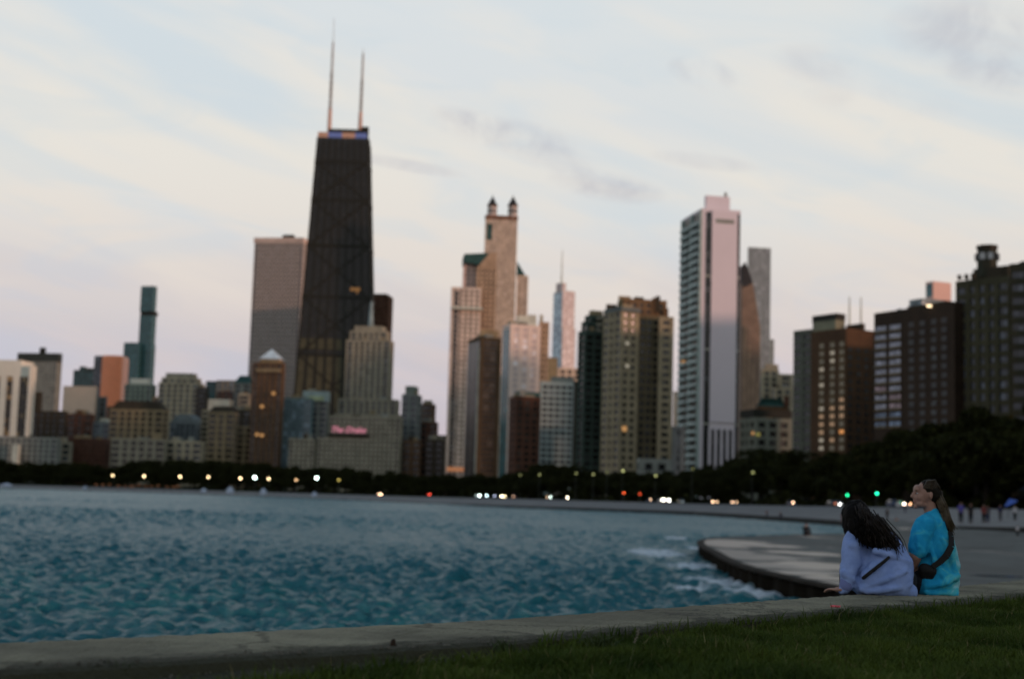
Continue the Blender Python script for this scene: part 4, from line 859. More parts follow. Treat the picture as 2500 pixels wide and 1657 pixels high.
# long dark window strips on the north face, sunk between proud white walls
k = wR / 94.0
for (xa, xb) in ((1724, 1738), (1800, 1807)):
    ua, ub = (xa - 1714) * k, (xb - 1714) * k; b.panel((ua + ub) / 2, z1 / 2, ub - ua, z1 - 4, G_dark, 'window_strip', 'R', .2, F, inn=.2)
    me_ = None
    for i in range(int((z1 - 12) / 3.0)):
        b.panel((ua + ub) / 2, 6 + i * 3.0, ub - ua + .1, .55, W_mull if i % 14 else W_pale, 'floor_edge', 'R', .35, F, inn=.1)
u0_, u1_ = 24 * k, 86 * k; b.panel((u0_ + u1_) / 2, z1 / 2 + 24, u1_ - u0_, z1 - 50, m_lsp, 'blank_wall', 'R', .8, F, inn=.1)
b.panel((u0_ + u1_) / 2 , z1 - 7, (u1_ - u0_) * .72, 2.4, W_grey, 'sign_slot', 'R', .95, F, inn=.1)  # plain grey slot stands in for small unreadable sign lettering
for i in range(5):
    uu = u0_ + (u1_ - u0_) * (i + .1) / 4.4
    if i < 4: b.panel(uu + 2.6, 24, 3.6, 42, G_dark, 'glass_bay', 'R', .5, F, inn=.1)
    b.panel(uu, 24, 1.4, 44, m_lsp, 'pilaster', 'R', 1.0, F, inn=.1)
# balconies: two stacks on the lake side
b.panel(wL / 2, z1 / 2, wL - .6, z1 - 3, G_dark, 'glass_wall', 'L', .1, F, inn=.2)
for uu in (.0, .48, 1.0): b.panel(wL * uu * .98 + .3, z1 / 2, 1.8, z1 - 2, sm('bluewhite_fin', (150, 164, 168)), 'vertical_fin', 'L', 1.2, F, inn=.1)
nfl = int((z1 - 6) / 4.4); bal = [None, None]
m_bal = sm('white_balcony', (180, 190, 198))
for i in range(nfl):
    for j, uc in enumerate((.24, .74)):
        z = 4 + i * 4.4
        o = b.panel(wL * uc, z, wL * .36, 1.7, m_bal, 'balcony', 'L', 2.8, F, inn=.1) if bal[j] is None else None
        if o: bal[j] = (o, z)
        else: link('balcony', bal[j][0].data, b.root, (0, 0, z - bal[j][1]))
b.mass(1720, 1724, 1782, 477, d + 8, 11, dict(wall=m_lsp), y0=509, t=16, part='penthouse'); b.mass(1768, 1769, 1775, 470, d + 10, 11, dict(wall=W_grey), y0=480, t=4, part='roof_vent')
b.mass(1668, 1690, 1716, 545, d + 12, 11, dict(wall=W_grey), y0=552, t=10, part='roof_step'); b.lit(1672, 884, 1.6, 1.6, side='L', F=F, out=2.0)
b.mass(1680, 1700, 1716, 522, d + 14, 11, dict(wall=sm('grey_step', (140, 150, 152))), y0=548, t=10, part='roof_step')
# --- behind it
b = Bld('sloped_tower', 'rose brown tower with a slanting dark peak behind the white balcony tower'); d = 1050
pts_ = [(1812, 1000), (1812, 650), (1820, 640), (1840, 700), (1856, 800), (1858, 1000)]
p3 = [P(x_, y_, d) for x_, y_ in pts_]; b.o = Vector((p3[0].x, p3[0].y, 0)); b.root.location = b.o; q = [(v_ - b.o) for v_ in p3]; q[0].z = q[-1].z = 0; n = len(q)
zs_ = P(1835, 685, d).z
def poly(mt, qq, name, y0=0, y1=30):
    n = len(qq); mb = MB(); mb.add([(v_.x, y0, v_.z) for v_ in qq] + [(v_.x, y1, v_.z) for v_ in qq], [tuple(range(n)), tuple(range(2 * n - 1, n - 1, -1))] + [(i, i + n, (i + 1) % n + n, (i + 1) % n) for i in range(n)]); return mb.build(name, mt, b.root)
poly(sm('rose_brown_granite', (130, 108, 98)), q, 'wall')
qt = [P(1811, 650, d) - b.o, P(1820, 639, d) - b.o, P(1838, 690, d) - b.o, P(1822, 700, d) - b.o, P(1812, 700, d) - b.o]; poly(sm('dark_peak', (64, 62, 66)), qt, 'dark_peak', -.5, 30.5)
mb = MB()
for i in range(4): mb.box(1 + i * 3.2, 1.9 + i * 3.2, -.4, 0.1, 0, q[3].z - 30 - i * 14)
o = mb.build('piers', W_rosy, b.root); o['kind'] = 'stuff'
b = Bld('hotel_tower', 'pale grey flat topped tower with a narrow shoulder behind the sloped tower'); st = grid(sm('cool_grey_stone', (138, 146, 154)), glassmat('cool_windows', (.16, .17, .19), .3, .2), fh=3.4, sh=1.4, bay=4, pw=1.6, rel=.3)
b.mass(1826, 1828, 1882, 603, 1250, 9, st, t=26); b.mass(1880, 1881, 1890, 828, 1256, 9, st, t=18, part='shoulder')
b = Bld('stone_block', 'beige stone rooftops stepping below the pale grey flat topped tower'); st = grid(W_beige, G_grey, **fine)
b.mass(1858, 1860, 1902, 900, 1150, 8, st, t=22); b.mass(1866, 1868, 1900, 888, 1152, 8, dict(wall=W_beige2), y0=902, t=12, part='roof_house'); b.mass(1900, 1902, 1936, 912, 1140, 8, st, t=22, part='right_block'); b.mass(1884, 1890, 1936, 945, 1100, 8, st, t=22, part='front_block')
b = Bld('green_roof_house', 'low building with a copper green roof and brick chimneys below stone rooftops'); F = b.mass(1846, 1850, 1925, 990, 900, 8, dict(wall=W_brown), t=20); MB().prism(b.pts(F, 0, F[3], 0, F[4]), F[6], F[6] + 5, b.pts(F, 3, F[3] - 5, 4, F[4] - 4)).build('roof', W_teal, b.root); b.mass(1914, 1915, 1926, 965, 901, 8, dict(wall=W_red), y0=992, t=5, part='chimney')
b = Bld('framed_building', 'low dark apartment house with a pale frame grid behind the treetops')
F = b.mass(1806, 1842, 1932, 1018, 640, 14, grid(sm('weathered_grey_frame', (112, 114, 108)), G_dark, fh=4.0, sh=1.5, bay=5.2, pw=1.9, rel=.7, each=True, eachp=True), t=22)
b.mass(1806, 1840, 1934, 998, 644, 14, dict(wall=W_black), y0=1016, t=20, part='dark_top'); b.lit(1839, 1057, 1.5, 1.5, side='L', F=F); b.lit(1850, 1060, 2, 1.6, emat('olive_light', (.8, .7, .2), .25), F=F)

# --- right row facing the lake
def lakeside(name, label, **k): return Bld(name, label)
b = Bld('apartment_tower', 'brown brick tower with three columns of lit windows and concrete flank'); d = 520
F = b.mass(1980, 2066, 2144, 800, d, 32, dict(wall=sm('dark_umber_brick', (84, 60, 42))), t=24)
st = grid(sm('grey_concrete_flank', (96, 98, 92)), G_dark, fh=3.3, sh=1.7, bay=3.4, pw=1.8, rel=.2)
F1 = b.mass(1938, 1980, 1996, 803, d + 24, 32, st, t=12, part='concrete_flank')
cols = [b.on(x_, 900, 'L', F)[0] for x_ in (2006, 2032, 2055)]; zt_ = b.on(2032, 842, 'L', F)[1]; zb_ = b.on(2032, 1093, 'L', F)[1]; nr = 14
emw = [emat('window_cream', (1, .88, .7), .34), emat('window_dim', (.9, .82, .66), .11), emat('window_peach', (1, .64, .4), .34), emat('window_orange', (1, .42, .14), .8)]
pat = ['dda', 'aca', 'dca', 'caa', 'dda', 'cdd', 'ddd', 'ddp', 'cpp', 'ppp', 'ppd', 'pdo', 'cpd', 'cdd']
for r_i in range(nr):
    for c_i in range(3):
        k_ = pat[r_i][c_i]; mt = {'c': emw[0], 'd': emw[1], 'a': emw[1], 'p': emw[2], 'o': emw[3]}[k_]
        z = zt_ + (zb_ - zt_) * r_i / (nr - 1); o = b.panel(cols[c_i], z, 2.1, 1.25, mt, 'window', 'L', .04, F, inn=.6)
        b.panel(cols[c_i], z - 1.0, 2.7, .28, W_tan, 'sill', 'L', .22, F, inn=.1); b.panel(cols[c_i], z + .98, 2.7, .3, W_tan, 'lintel', 'L', .12, F, inn=.1)
        b.panel(cols[c_i], z, .14, 1.6, W_black, 'mullion', 'L', .05, F, inn=.1)
b.mass(1984, 2040, 2063, 780, d + 6, 32, dict(wall=sm('pale_penthouse', (120, 118, 104))), y0=806, t=14, part='penthouse'); b.mass(1983, 2042, 2064, 764, d + 8, 32, dict(wall=W_black), y0=781, t=13, part='roof_box'); b.mass(2066, 2104, 2112, 789, d + 4, 32, dict(wall=W_dark), y0=806, t=9, part='roof_box')
# dark windows on the right hand face
dk = glassmat('blank_dark_windows', (.014, .016, .016), .4, light=(.05, .06, .06))
for c_i in range(4):
    for r_i in range(14):
        z = zt_ - 2 + (zb_ - zt_) * r_i / (nr - 1); b.panel(F[3] * (c_i + .5) / 4, z, 1.8, 1.5, dk, 'window', 'R', .06, F, inn=.3)
b = Bld('twin_antenna', 'pair of thin faint pale antennas rising far behind the brown tower', 'antennas'); b.o = Vector((P(2074, 900, 3600).x, 3600, 0)); b.root.location = b.o
for x_ in (2074, 2102):
    p_ = P(x_, 725, 3600); q_ = P(x_ - 2, 800, 3600); MB().tube((p_.x - b.o.x, 0, q_.z - 20), (p_.x - b.o.x, 0, p_.z), 3.2, 1.6, 8).build('mast', W_pale, b.root)
p_ = P(2088, 810, 3600); MB().box(-12, 50, 0, 60, 0, p_.z).build('tower_top', W_black, b.root)
b = Bld('apartment_tower', 'dark brown tower with two bright columns of wide windows on its left'); d = 400
F = b.mass(2134, 2330, 2400, 736, d, 27, dict(wall=sm('very_dark_brown_brick', (58, 43, 32))), t=24)
cols = [b.on(x_, 900, 'L', F)[0] for x_ in (2150, 2185)]; zt_ = b.on(2168, 800, 'L', F)[1]; zb_ = b.on(2168, 1034, 'L', F)[1]
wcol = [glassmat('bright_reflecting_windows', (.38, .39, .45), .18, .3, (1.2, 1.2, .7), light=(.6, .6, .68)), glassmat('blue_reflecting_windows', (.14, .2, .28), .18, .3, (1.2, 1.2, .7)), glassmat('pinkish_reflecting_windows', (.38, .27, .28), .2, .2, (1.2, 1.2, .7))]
ww = abs(b.on(2137, 900, 'L', F)[0] - b.on(2163, 900, 'L', F)[0]) * .95; ww2 = abs(b.on(2171, 900, 'L', F)[0] - b.on(2198, 900, 'L', F)[0]) * .95
for r_i in range(12):
    for c_i in range(2):
        z = zt_ + (zb_ - zt_) * r_i / 11; mt = wcol[1] if r_i > 9 else (wcol[2] if (r_i, c_i) in ((7, 0), (8, 1), (9, 1)) else wcol[0])
        W_ = (ww, ww2)[c_i]; o = b.panel(cols[c_i], z, W_, 1.3, mt, 'window', 'L', .02, F, inn=.6)
        for q_ in (-.25, .0, .25): b.panel(cols[c_i] + W_ * q_, z,   .16, 1.3, W_black, 'mullion', 'L', .12, F, inn=.1)
        b.panel(cols[c_i], z - 1.0, W_ + .5, .3, W_tan, 'sill', 'L', .3, F, inn=.1)
st_ = [b.on(x_, 900, 'L', F)[0] for x_ in (2225, 2252, 2280, 2305)]
for u in st_:
    for r_i in range(13): b.panel(u, zt_ + (zb_ - zt_) * r_i / 11, 2.0, 1.5, dk, 'window', 'L', .05, F, inn=.3)
b.panel(b.on(2185, 1080, 'L', F)[0], b.on(2183, 1078, 'L', F)[1], 3.5, 2, wcol[1], 'window', 'L', .1, F, inn=.3)
b.mass(2215, 2310, 2330, 734, d + 4, 27, dict(wall=W_dark), y0=760, t=8, part='parapet'); b.lit(2273, 747, .5, .5, emat('roof_lamp_light', (1, .75, .45), 3), 'L', F, 1.5)
for x_, w__ in ((2200, 10), (2290, 18), (2315, 12)): b.mass(x_ - w__, x_, x_ + 2, 735 + (2315 - x_) * .16, d + 12, 27, dict(wall=W_black), y0=760, t=5, part='roof_box')
b = Bld('glass_office', 'rose and pale blue glass tower with a raised box showing behind the dark brown tower'); st = grid(sm('rosy_metal', (196, 168, 166)), G_blue, fh=4, sh=2.2, bay=5, pw=.5, rel=.2)
b.mass(2220, 2250, 2345, 728, 950, 24, grid(sm('bluegrey_metal', (130, 140, 150)), G_blue, fh=4, sh=2, bay=4, pw=.4), t=30); b.mass(2260, 2278, 2322, 686, 955, 24, dict(wall=sm('rosy_panel', (216, 176, 172), var=.04)), y0=730, t=24, part='roof_house'); b.panel(b.F[4] / 2, b.F[6] - 6, b.F[4] - 1, 9, G_teal, 'glass_face', 'L', .2)
b = Bld('ornate_tower', 'dark olive ornate apartment tower with an octagonal cupola on top'); d = 390; st = grid(sm('dark_olive_stone', (76, 72, 56)), glassmat('bluegrey_windows', (.035, .045, .06), .3, .5, (1.5, 1.5, 3)), fh=3.4, sh=1.5, bay=3.2, pw=1.5, rel=.35, each=True)
F = b.mass(2334, 2462, 2530, 672, d, 38, st, t=24); b.mass(2376, 2462, 2476, 647, d + 4, 38, dict(wall=W_dark), y0=674, t=12, part='upper_floors')
mid = P(2410, 650, d + 12) - b.o; r_ = 25 / FPX * d * 1.05; zb_ = P(2410, 652, d + 12).z; zt_ = P(2410, 604, d + 12).z
mb = MB(); mb.tube((mid.x, mid.y, zb_ - 3), (mid.x, mid.y, zt_ - .6), r_, r_ * .96, 8); cp = mb.build('cupola', sm('cupola_stone', (52, 52, 42)), b.root)
mb = MB(); mb.tube((mid.x, mid.y, zt_ - .6), (mid.x, mid.y, zt_ + .4), r_ * 1.05, r_ * 1.06, 8); mb.build('cupola_cornice', W_dark, cp)
for k_ in range(8):
    a = math.pi / 4 * k_; mb = MB(); mb.cbox((mid.x + math.cos(a) * r_ * .95, mid.y + math.sin(a) * r_ * .95, (zb_ + zt_) / 2), (1.2, 1.2, 1.8)); mb.build('cupola_window', emat('pale_cupola_light', (.85, .9, .95), .14) if k_ in (5, 6) else G_dark, cp)
for x_ in (2345, 2362, 2378, 2450): b.mass(x_ - 8, x_, x_ + 3, 664 + abs(2400 - x_) * .12 - (0 if x_ < 2400 else 20), d + 5, 64, dict(wall=W_dark), y0=680, t=4, part='pinnacle')
b = Bld('ornate_tower', 'olive stone tower with a rounded top cut by the right edge of view'); F = b.mass(2466, 2560, 2700, 640, 360, 64, grid(sm('deep_olive_stone', (58, 56, 43)), glassmat('deep_windows', (.03, .035, .045), .3, .5, (1.5, 1.5, 3)), fh=3.4, sh=1.6, bay=4.2, pw=2.2, rel=.35), t=30)
mid = P(2510, 645, 375) - b.o; MB().ell((mid.x, mid.y, F[6] - 2), (5, 5, 5), 16, 8).build('dome', W_dark, b.root)
# unseen towers added outside the view to keep low sun off the lakefront
for i, (X_, Y_, w1, w2, h_) in enumerate([(205, 520, 30, 34, 92), (250, 600, 32, 40, 105), (150, 285, 26, 30, 88), (190, 225, 30, 40, 96), (200, 120, 30, 60, 80), (215, 20, 30, 60, 86), (225, -90, 30, 70, 82), (240, -210, 40, 70, 90), (300, 430, 30, 40, 110), (330, 540, 30, 40, 118)]):
    b = Bld('apartment_tower', ['tan', 'brown', 'grey', 'beige'][i % 4] + ' unseen sun-blocking tower along the lakefront row ' + ['by the bend', 'behind the ornate towers', 'past the ornate tower', 'at the park corner', 'across the park', 'beside the underpass', 'near the bridge', 'at the far end of the park', 'one street inland', 'two streets inland'][i])
    b.o = Vector((X_, Y_, 0)); b.root.location = b.o; b.facade((Vector((0, 0, 0)), Vector((1, 0, 0)), Vector((0, 1, 0)), w1, w2, 0, h_), grid((W_tan, W_brown, W_grey, W_beige2)[i % 4], G_grey, **fine), None)

inl = ['tan', 'brown', 'grey', 'beige']; wh = ['one', 'two', 'three', 'four']  # unseen towers, heights set to shade the lower skyline
for i, (X_, Y_, h_) in enumerate([(470, 1160, 120), (430, 1010, 130), (470, 900, 118), (400, 800, 140), (455, 700, 122), (380, 620, 128), (520, 1060, 135), (560, 950, 140), (540, 820, 145), (500, 600, 126), (430, 480, 118), (600, 720, 150)]):
    b = Bld('apartment_tower', inl[i % 4] + ' unseen sun-blocking inland tower ' + ('north', 'middle', 'south')[i // 4] + ' of the district, number of streets from the lake ' + wh[i % 4])
    b.o = Vector((X_, Y_, 0)); b.root.location = b.o; b.facade((Vector((0, 0, 0)), Vector((1, 0, 0)), Vector((0, 1, 0)), 40, 58, 0, h_), grid((W_tan, W_brown, W_grey, W_beige2)[i % 4], G_grey, fh=12, sh=4, bay=12, pw=3), None)

# ------------------------------------------------------------------ trees
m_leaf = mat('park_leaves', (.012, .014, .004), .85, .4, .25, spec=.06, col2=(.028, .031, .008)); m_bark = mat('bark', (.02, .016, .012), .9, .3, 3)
def crown_mesh(seed, n=3600):
    g = np.random.default_rng(seed); nl = 16
    lob = []
    for i in range(nl):
        a = g.uniform(0, 6.283); z = g.uniform(3.2, 8.6); rr_ = (1 - ((z - 5.6) / 4.6) ** 2) ** .5 * g.uniform(.35, .75) * 4.3; lob.append((math.cos(a) * rr_, math.sin(a) * rr_, z, g.uniform(1.1, 2.0)))
    lob.append((0, 0, 8.6, 1.5)); lob.append((0, 0, 5.5, 2.6)); lob = np.array(lob)
    k_ = g.integers(0, len(lob), n); dv = g.normal(size=(n, 3)); dv /= np.linalg.norm(dv, axis=1)[:, None]
    rad = lob[k_, 3] * g.uniform(.45, 1.12, n) ** .5; c = lob[k_, :3] + dv * rad[:, None] * np.array([1, 1, .85])
    s_ = g.uniform(.18, .42, n); a = g.normal(size=(n, 3)); a /= np.linalg.norm(a, axis=1)[:, None]; b_ = np.cross(a, g.normal(size=(n, 3))); b_ /= np.linalg.norm(b_, axis=1)[:, None]
    a *= s_[:, None]; b_ *= s_[:, None] * .7; v_ = np.stack([c - a, c - b_, c + a, c + b_], 1).reshape(-1, 3); f_ = np.arange(4 * n).reshape(-1, 4)
    return npmesh('crown', v_, f_, m_leaf)
def trunk_mesh(seed):
    g = random.Random(seed); mb = MB(); mb.tube((0, 0, -.5), (.1, 0, 2.8), .34, .24, 8); mb.tube((.1, 0, 2.7), (.1, .1, 6.6), .24, .1, 7)
    for i in range(6):
        a = g.uniform(0, 6.283); z = g.uniform(2.2, 4.4); mb.tube((.1, 0, z), (math.cos(a) * 2.3, math.sin(a) * 2.3, z + g.uniform(1.3, 2.6)), .12, .04, 6)
    return mb.mesh('trunk', m_bark)
CR = [crown_mesh(i) for i in range(6)]; CRB = [crown_mesh(20 + i, 9000) for i in range(4)]; TR = [trunk_mesh(i) for i in range(3)]
marks = [(-60, 'the white pier fronted building'), (95, 'the broad grey slab tower'), (190, 'the pink cream box tower'), (260, 'the orange curved tower'), (340, 'the teal supertall'), (440, 'the crowned stone tower'), (545, 'the brown stone midrise'), (655, 'the pyramid roofed tower'), (735, 'the pale blue glass block'), (850, 'the pink hotel sign'), (940, 'the art deco tower'), (1005, 'the slate tower'), (1075, 'the open sky gap'), (1130, 'the pinkish stepped tower'), (1200, 'the twin turret skyscraper'), (1285, 'the dark red brick tower'), (1365, 'the spired glass tower'), (1440, 'the dark green balcony tower'), (1530, 'the lit windows of the terraced tower'), (1610, 'the right bay of the terraced tower'), (1690, 'the stacked white balconies'), (1770, 'the pink blank wall'), (1870, 'the framed apartment house'), (1950, 'the concrete flank'), (2030, 'the three columns of lit windows'), (2100, 'the dark face of the brown tower'), (2170, 'the two bright window columns'), (2270, 'the rose and blue glass tower'), (2400, 'the octagonal cupola'), (2520, 'the right edge ornate tower'), (2700, 'the lakefront row past the view'), (2900, 'the park corner')]
def tree_label(x, row, h_):
    k = min(marks, key=lambda q: abs(q[0] - x)); side = 'just left of' if x < k[0] - 12 else ('just right of' if x > k[0] + 12 else 'directly below')
    return ('low' if h_ < 9 else 'rounded' if h_ < 14 else 'tall') + ' dark ' + ('front', 'middle', 'back')[row] + ' row tree ' + side + ' ' + k[1]
def tree(X_, Y_, h_, label, group, big=False, name='park_tree', wx=1.0):
    z = gz(X_, Y_); r = empty(name, (X_, Y_, z), rnd.uniform(0, 6.28)); tag(r, label, 'tree', group)
    k_ = h_ / 10.2; a = link('crown', rnd.choice(CRB if big else CR), r); b_ = link('trunk', rnd.choice(TR), r)
    for q_ in (a, b_): q_.scale = (k_ * wx, k_ * wx, k_)
    return r
prof = [(-200, 1125), (0, 1120), (100, 1132), (200, 1132), (290, 1140), (330, 1128), (375, 1112), (400, 1132), (440, 1122), (500, 1118), (560, 1128), (650, 1124), (700, 1140), (780, 1142), (860, 1138), (910, 1152), (960, 1150), (1020, 1162), (1080, 1158), (1150, 1158), (1220, 1160), (1290, 1148), (1340, 1134), (1400, 1134), (1450, 1144), (1500, 1150), (1560, 1150), (1640, 1152), (1700, 1148), (1760, 1140), (1820, 1110), (1870, 1092), (1930, 1092), (1990, 1104), (2050, 1096), (2100, 1078), (2160, 1062), (2230, 1040), (2300, 1018), (2360, 998), (2420, 974), (2500, 958), (2700, 930), (3200, 900)]
def ptop(x):
    for a, b_ in zip(prof, prof[1:]):
        if a[0] <= x <= b_[0]: return a[1] + (b_[1] - a[1]) * (x - a[0]) / (b_[0] - a[0])
    return prof[-1][1]
labs = [(-200, 860, 'dark leafy tree in the belt below the left skyline', 'trees along the far left shore'), (860, 1640, 'rounded dark tree in the belt behind the beach traffic', 'trees behind the beach road'),
        (1640, 2080, 'tall dark tree before the white balcony tower and framed building', 'park trees below the white tower'), (2080, 3600, 'large black looking tree below the lakeside apartment towers', 'large park trees at the right')]
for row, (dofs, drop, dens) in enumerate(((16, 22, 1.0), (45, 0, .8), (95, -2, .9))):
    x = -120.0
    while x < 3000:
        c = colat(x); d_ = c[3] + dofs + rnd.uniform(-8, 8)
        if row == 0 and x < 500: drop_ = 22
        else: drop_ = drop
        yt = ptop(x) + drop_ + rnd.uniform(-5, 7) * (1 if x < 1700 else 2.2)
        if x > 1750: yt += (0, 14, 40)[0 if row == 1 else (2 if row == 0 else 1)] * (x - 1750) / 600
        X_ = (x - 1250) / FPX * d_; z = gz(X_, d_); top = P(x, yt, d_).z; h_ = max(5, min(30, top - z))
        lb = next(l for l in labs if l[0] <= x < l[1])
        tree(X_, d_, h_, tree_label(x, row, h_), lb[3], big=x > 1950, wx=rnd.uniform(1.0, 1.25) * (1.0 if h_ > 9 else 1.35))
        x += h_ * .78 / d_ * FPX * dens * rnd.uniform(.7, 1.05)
# undergrowth behind the road
n_ = 26000; xs_ = rng.uniform(-150, 2900, n_); dd_ = np.array([colat(x_)[3] for x_ in xs_]) + 11 + rng.uniform(0, 60, n_) ; X_ = (xs_ - 1250) / FPX * dd_
zz_ = np.array([gz(a, b_) for a, b_ in zip(X_, dd_)]) + rng.uniform(0, 1, n_) ** 1.5 * 4.2 * (.6 + .4 * np.sin(xs_ * .05))
c = np.stack([X_, dd_, zz_], 1); a = rng.normal(size=(n_, 3)); a /= np.linalg.norm(a, axis=1)[:, None]; b_ = np.cross(a, rng.normal(size=(n_, 3))); b_ /= np.linalg.norm(b_, axis=1)[:, None]
s_ = rng.uniform(.5, 1.1, n_)[:, None]; v_ = np.stack([c - a * s_, c - b_ * s_, c + a * s_, c + b_ * s_], 1).reshape(-1, 3)
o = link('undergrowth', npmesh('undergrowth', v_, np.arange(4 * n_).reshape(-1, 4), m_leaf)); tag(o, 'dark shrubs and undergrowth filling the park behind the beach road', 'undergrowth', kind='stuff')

# ------------------------------------------------------------------ street lamps, traffic lights, cars
m_pole = mat('lamp_pole_steel', (.03, .035, .03), .5)
def lamp(x, y, col, s, r_, label, dof=-12, hh=None, group='street lamps along the far shore'):
    d_ = colat(x)[3] + dof; p = P(x, y, d_); z = gz(p.x, p.y); r = empty('street_lamp', (p.x, p.y, z)); tag(r, label, 'street lamp', group); h_ = p.z - z
    MB().tube((0, 0, 0), (0, 0, h_ + .5), .13, .08, 8).build('pole', m_pole, r); MB().tube((0, 0, 0), (0, 0, .5), .26, .2, 8).build('base', m_pole, r)
    MB().tube((0, 0, h_ + .45), (0, -1.0, h_ + .55), .07, .06, 6).build('arm', m_pole, r)
    MB().ell((0, -1.3, h_ + .45), (.5, .45, .16), 10, 6).build('lamp_hood', m_pole, r, smooth=True)
    MB().ell((0, -1.35, h_), (r_, r_, r_ * .85), 12, 8).build('lamp_glass', emat('lamp_light', col, s), r, smooth=True)
warmc, whitec = (1, .72, .38), (.75, 1, .9)
spec = [(277, 1160, warmc, 9, .55, 'leftmost amber street lamp glowing before the red brick midrise'), (353, 1162, warmc, 11, .6, 'amber street lamp glowing below the tan midrise'), (441, 1163, warmc, 10, .6, 'amber street lamp glowing below the light taupe midrise'),
        (510, 1164, warmc, 9, .58, 'amber street lamp left of the brown stone midrise'), (588, 1167, warmc, 10, .6, 'amber street lamp just left of the brightest white lamp'), (623, 1165, whitec, 22, .75, 'bright bluish white street lamp below the pyramid roofed tower'),
        (657, 1168, warmc, 9, .55, 'amber street lamp just right of the left white lamp'), (724, 1171, (1, .6, .3), 4.5, .5, 'dim amber street lamp between the two white lamps'), (774, 1166, whitec, 20, .7, 'bright greenish white street lamp below the shore hotel'), (828, 1171, (.8, .62, .15), 2.5, .48, 'dim olive street lamp right of the right white lamp')]
for a_ in spec: lamp(*a_)
for i, (x_, y_, s_) in enumerate([(1317, 1158, 1.2), (1406, 1155, .9), (1448, 1157, 1.4), (1520, 1149, 2.4), (1600, 1161, 1.8), (1836, 1153, 1.1), (1482, 1152, .5), (1270, 1159, .7), (1690, 1144, .5)]):
    lamp(x_, y_, (.75, .78, .3), s_, .32, 'dim greenish park lamp glimmering ' + ['below the banded pale blue slab', 'at the foot of the dark green tower', 'below the dark green balcony tower', 'highest and brightest below the terraced tower', 'right of the terraced tower foot', 'below the framed building', 'between the two below the terraced tower', 'before the dark red brick tower', 'left of the white balcony tower foot'][i], 3, group='dim park lamps among the trees')
def signal(x, y, col, s, label):
    d_ = colat(x)[3] - 11; p = P(x, y, d_); z = gz(p.x, p.y); r = empty('traffic_light', (p.x, p.y, z)); tag(r, label, 'traffic light'); h_ = p.z - z
    MB().tube((0, 0, 0), (0, 0, h_ + .6), .1, .08, 8).build('pole', m_pole, r); MB().box(-.2, .2, -.32, -.08, h_ - .75, h_ + .45).build('signal_housing', m_pole, r)
    for j, (dz, c_) in enumerate(((0, col),)):
        MB().ell((0, -.36, h_ + dz), (.17, .08, .17), 12, 8).build('signal_lens', emat('signal_light', c_, s), r)
signal(2068, 1208, (.02, .95, .35), 10, 'green traffic light above the hair of the seated dark haired woman'); signal(2140, 1204, (.02, 1, .42), 14, 'brighter green traffic light between the two seated women')
signal(1523, 1203, (1, .12, .03), 14, 'red traffic light on the left of the red pair below the terraced tower'); signal(1562, 1205, (1, .10, .03), 8, 'dimmer red traffic light right of the other red one')
paints = [mat('car_paint_%s' % n_, c_, .3, .05, 1, spec=.6) for n_, c_ in (('silver', (.25, .26, .27)), ('black', (.02, .02, .022)), ('white', (.5, .5, .5)), ('blue', (.04, .06, .12)), ('red', (.2, .03, .02)))]
m_win = mat('car_glass', (.02, .02, .022), .1, .1, spec=.8); m_tyre = mat('tyre_rubber', (.015, .015, .015), .9); m_rim = mat('wheel_rim', (.3, .3, .3), .35, metal=.8)
def bm_car(van):
    """profile extruded with tumblehome: long side view polygon"""
    h1 = 1.05 if van else .85
    body = [(-2.2, .28), (-2.25, .62), (-2.1, h1 * .86), (-1.2, h1), (1.6, h1), (2.15, h1 * .95), (2.22, .55), (2.15, .28)]
    cab = [(-1.25, h1), (-.45, 1.42 if not van else 1.75), (1.1, 1.44 if not van else 1.8), (1.75 if not van else 2.05, h1)]
    mb = MB(); n = len(body)
    for w__, k_ in ((-.88, 0), (.88, 0)): mb.v += [(w__, x_, z_) for x_, z_ in body]
    mb.f = [tuple(range(n)), tuple(range(2 * n - 1, n - 1, -1))] + [(i, i + n, (i + 1) % n + n, (i + 1) % n) for i in range(n)]
    mc = MB(); n = len(cab)
    for sgn in (-1, 1): mc.v += [(sgn * (.84 if z_ < 1.2 else .66), x_, z_) for x_, z_ in cab]
    mc.f = [tuple(range(n)), tuple(range(2 * n - 1, n - 1, -1))] + [(i, i + n, (i + 1) % n + n, (i + 1) % n) for i in range(n)]
    roof = MB(); zt2 = cab[1][1]; roof.box(-.63, .63, cab[1][0] + .05, cab[2][0] - .05, zt2 - .02, zt2 + .04)
    return mb, mc, roof
def car(x, y, lights, label, col, rear=False, van=False, yaw=0, dof=0):
    d_ = colat(x)[3] + dof; p = P(x, y, d_); z = gz(p.x, p.y); z = min(z, p.z - .5); z = gz(p.x, p.y)
    r = empty('car', (p.x, p.y, z), yaw); tag(r, label, 'van' if van else 'car', 'cars on the lakefront road'); mb, mc, rf = bm_car(van)
    mb.build('body', paints[col], r); mc.build('windows', m_win, r); rf.build('roof', paints[col], r)
    for sx in (-.8, .8):
        for sy in (-1.35, 1.35):
            w__ = MB(); w__.tube((sx - .1, sy, .33), (sx + .1, sy, .33), .33, .33, 14); o = w__.build('wheel', m_tyre, r); w__ = MB(); q_ = .115 if sx > 0 else -.115; w__.tube((sx + q_ * .9, sy, .33), (sx + q_, sy, .33), .2, .19, 10); w__.build('rim', m_rim, o)
    dz = p.z - z
    for (lx, c_, s_, rr_) in lights:
        MB().ell((lx, -2.24, max(.55, min(dz, 1.1))), (rr_, .08, rr_), 12, 8).build('tail_light' if rear else 'headlight', emat('car_light', c_, s_), r)
WH, WM, RD = (1, .95, .85), (1, .62, .36), (1, .08, .04)
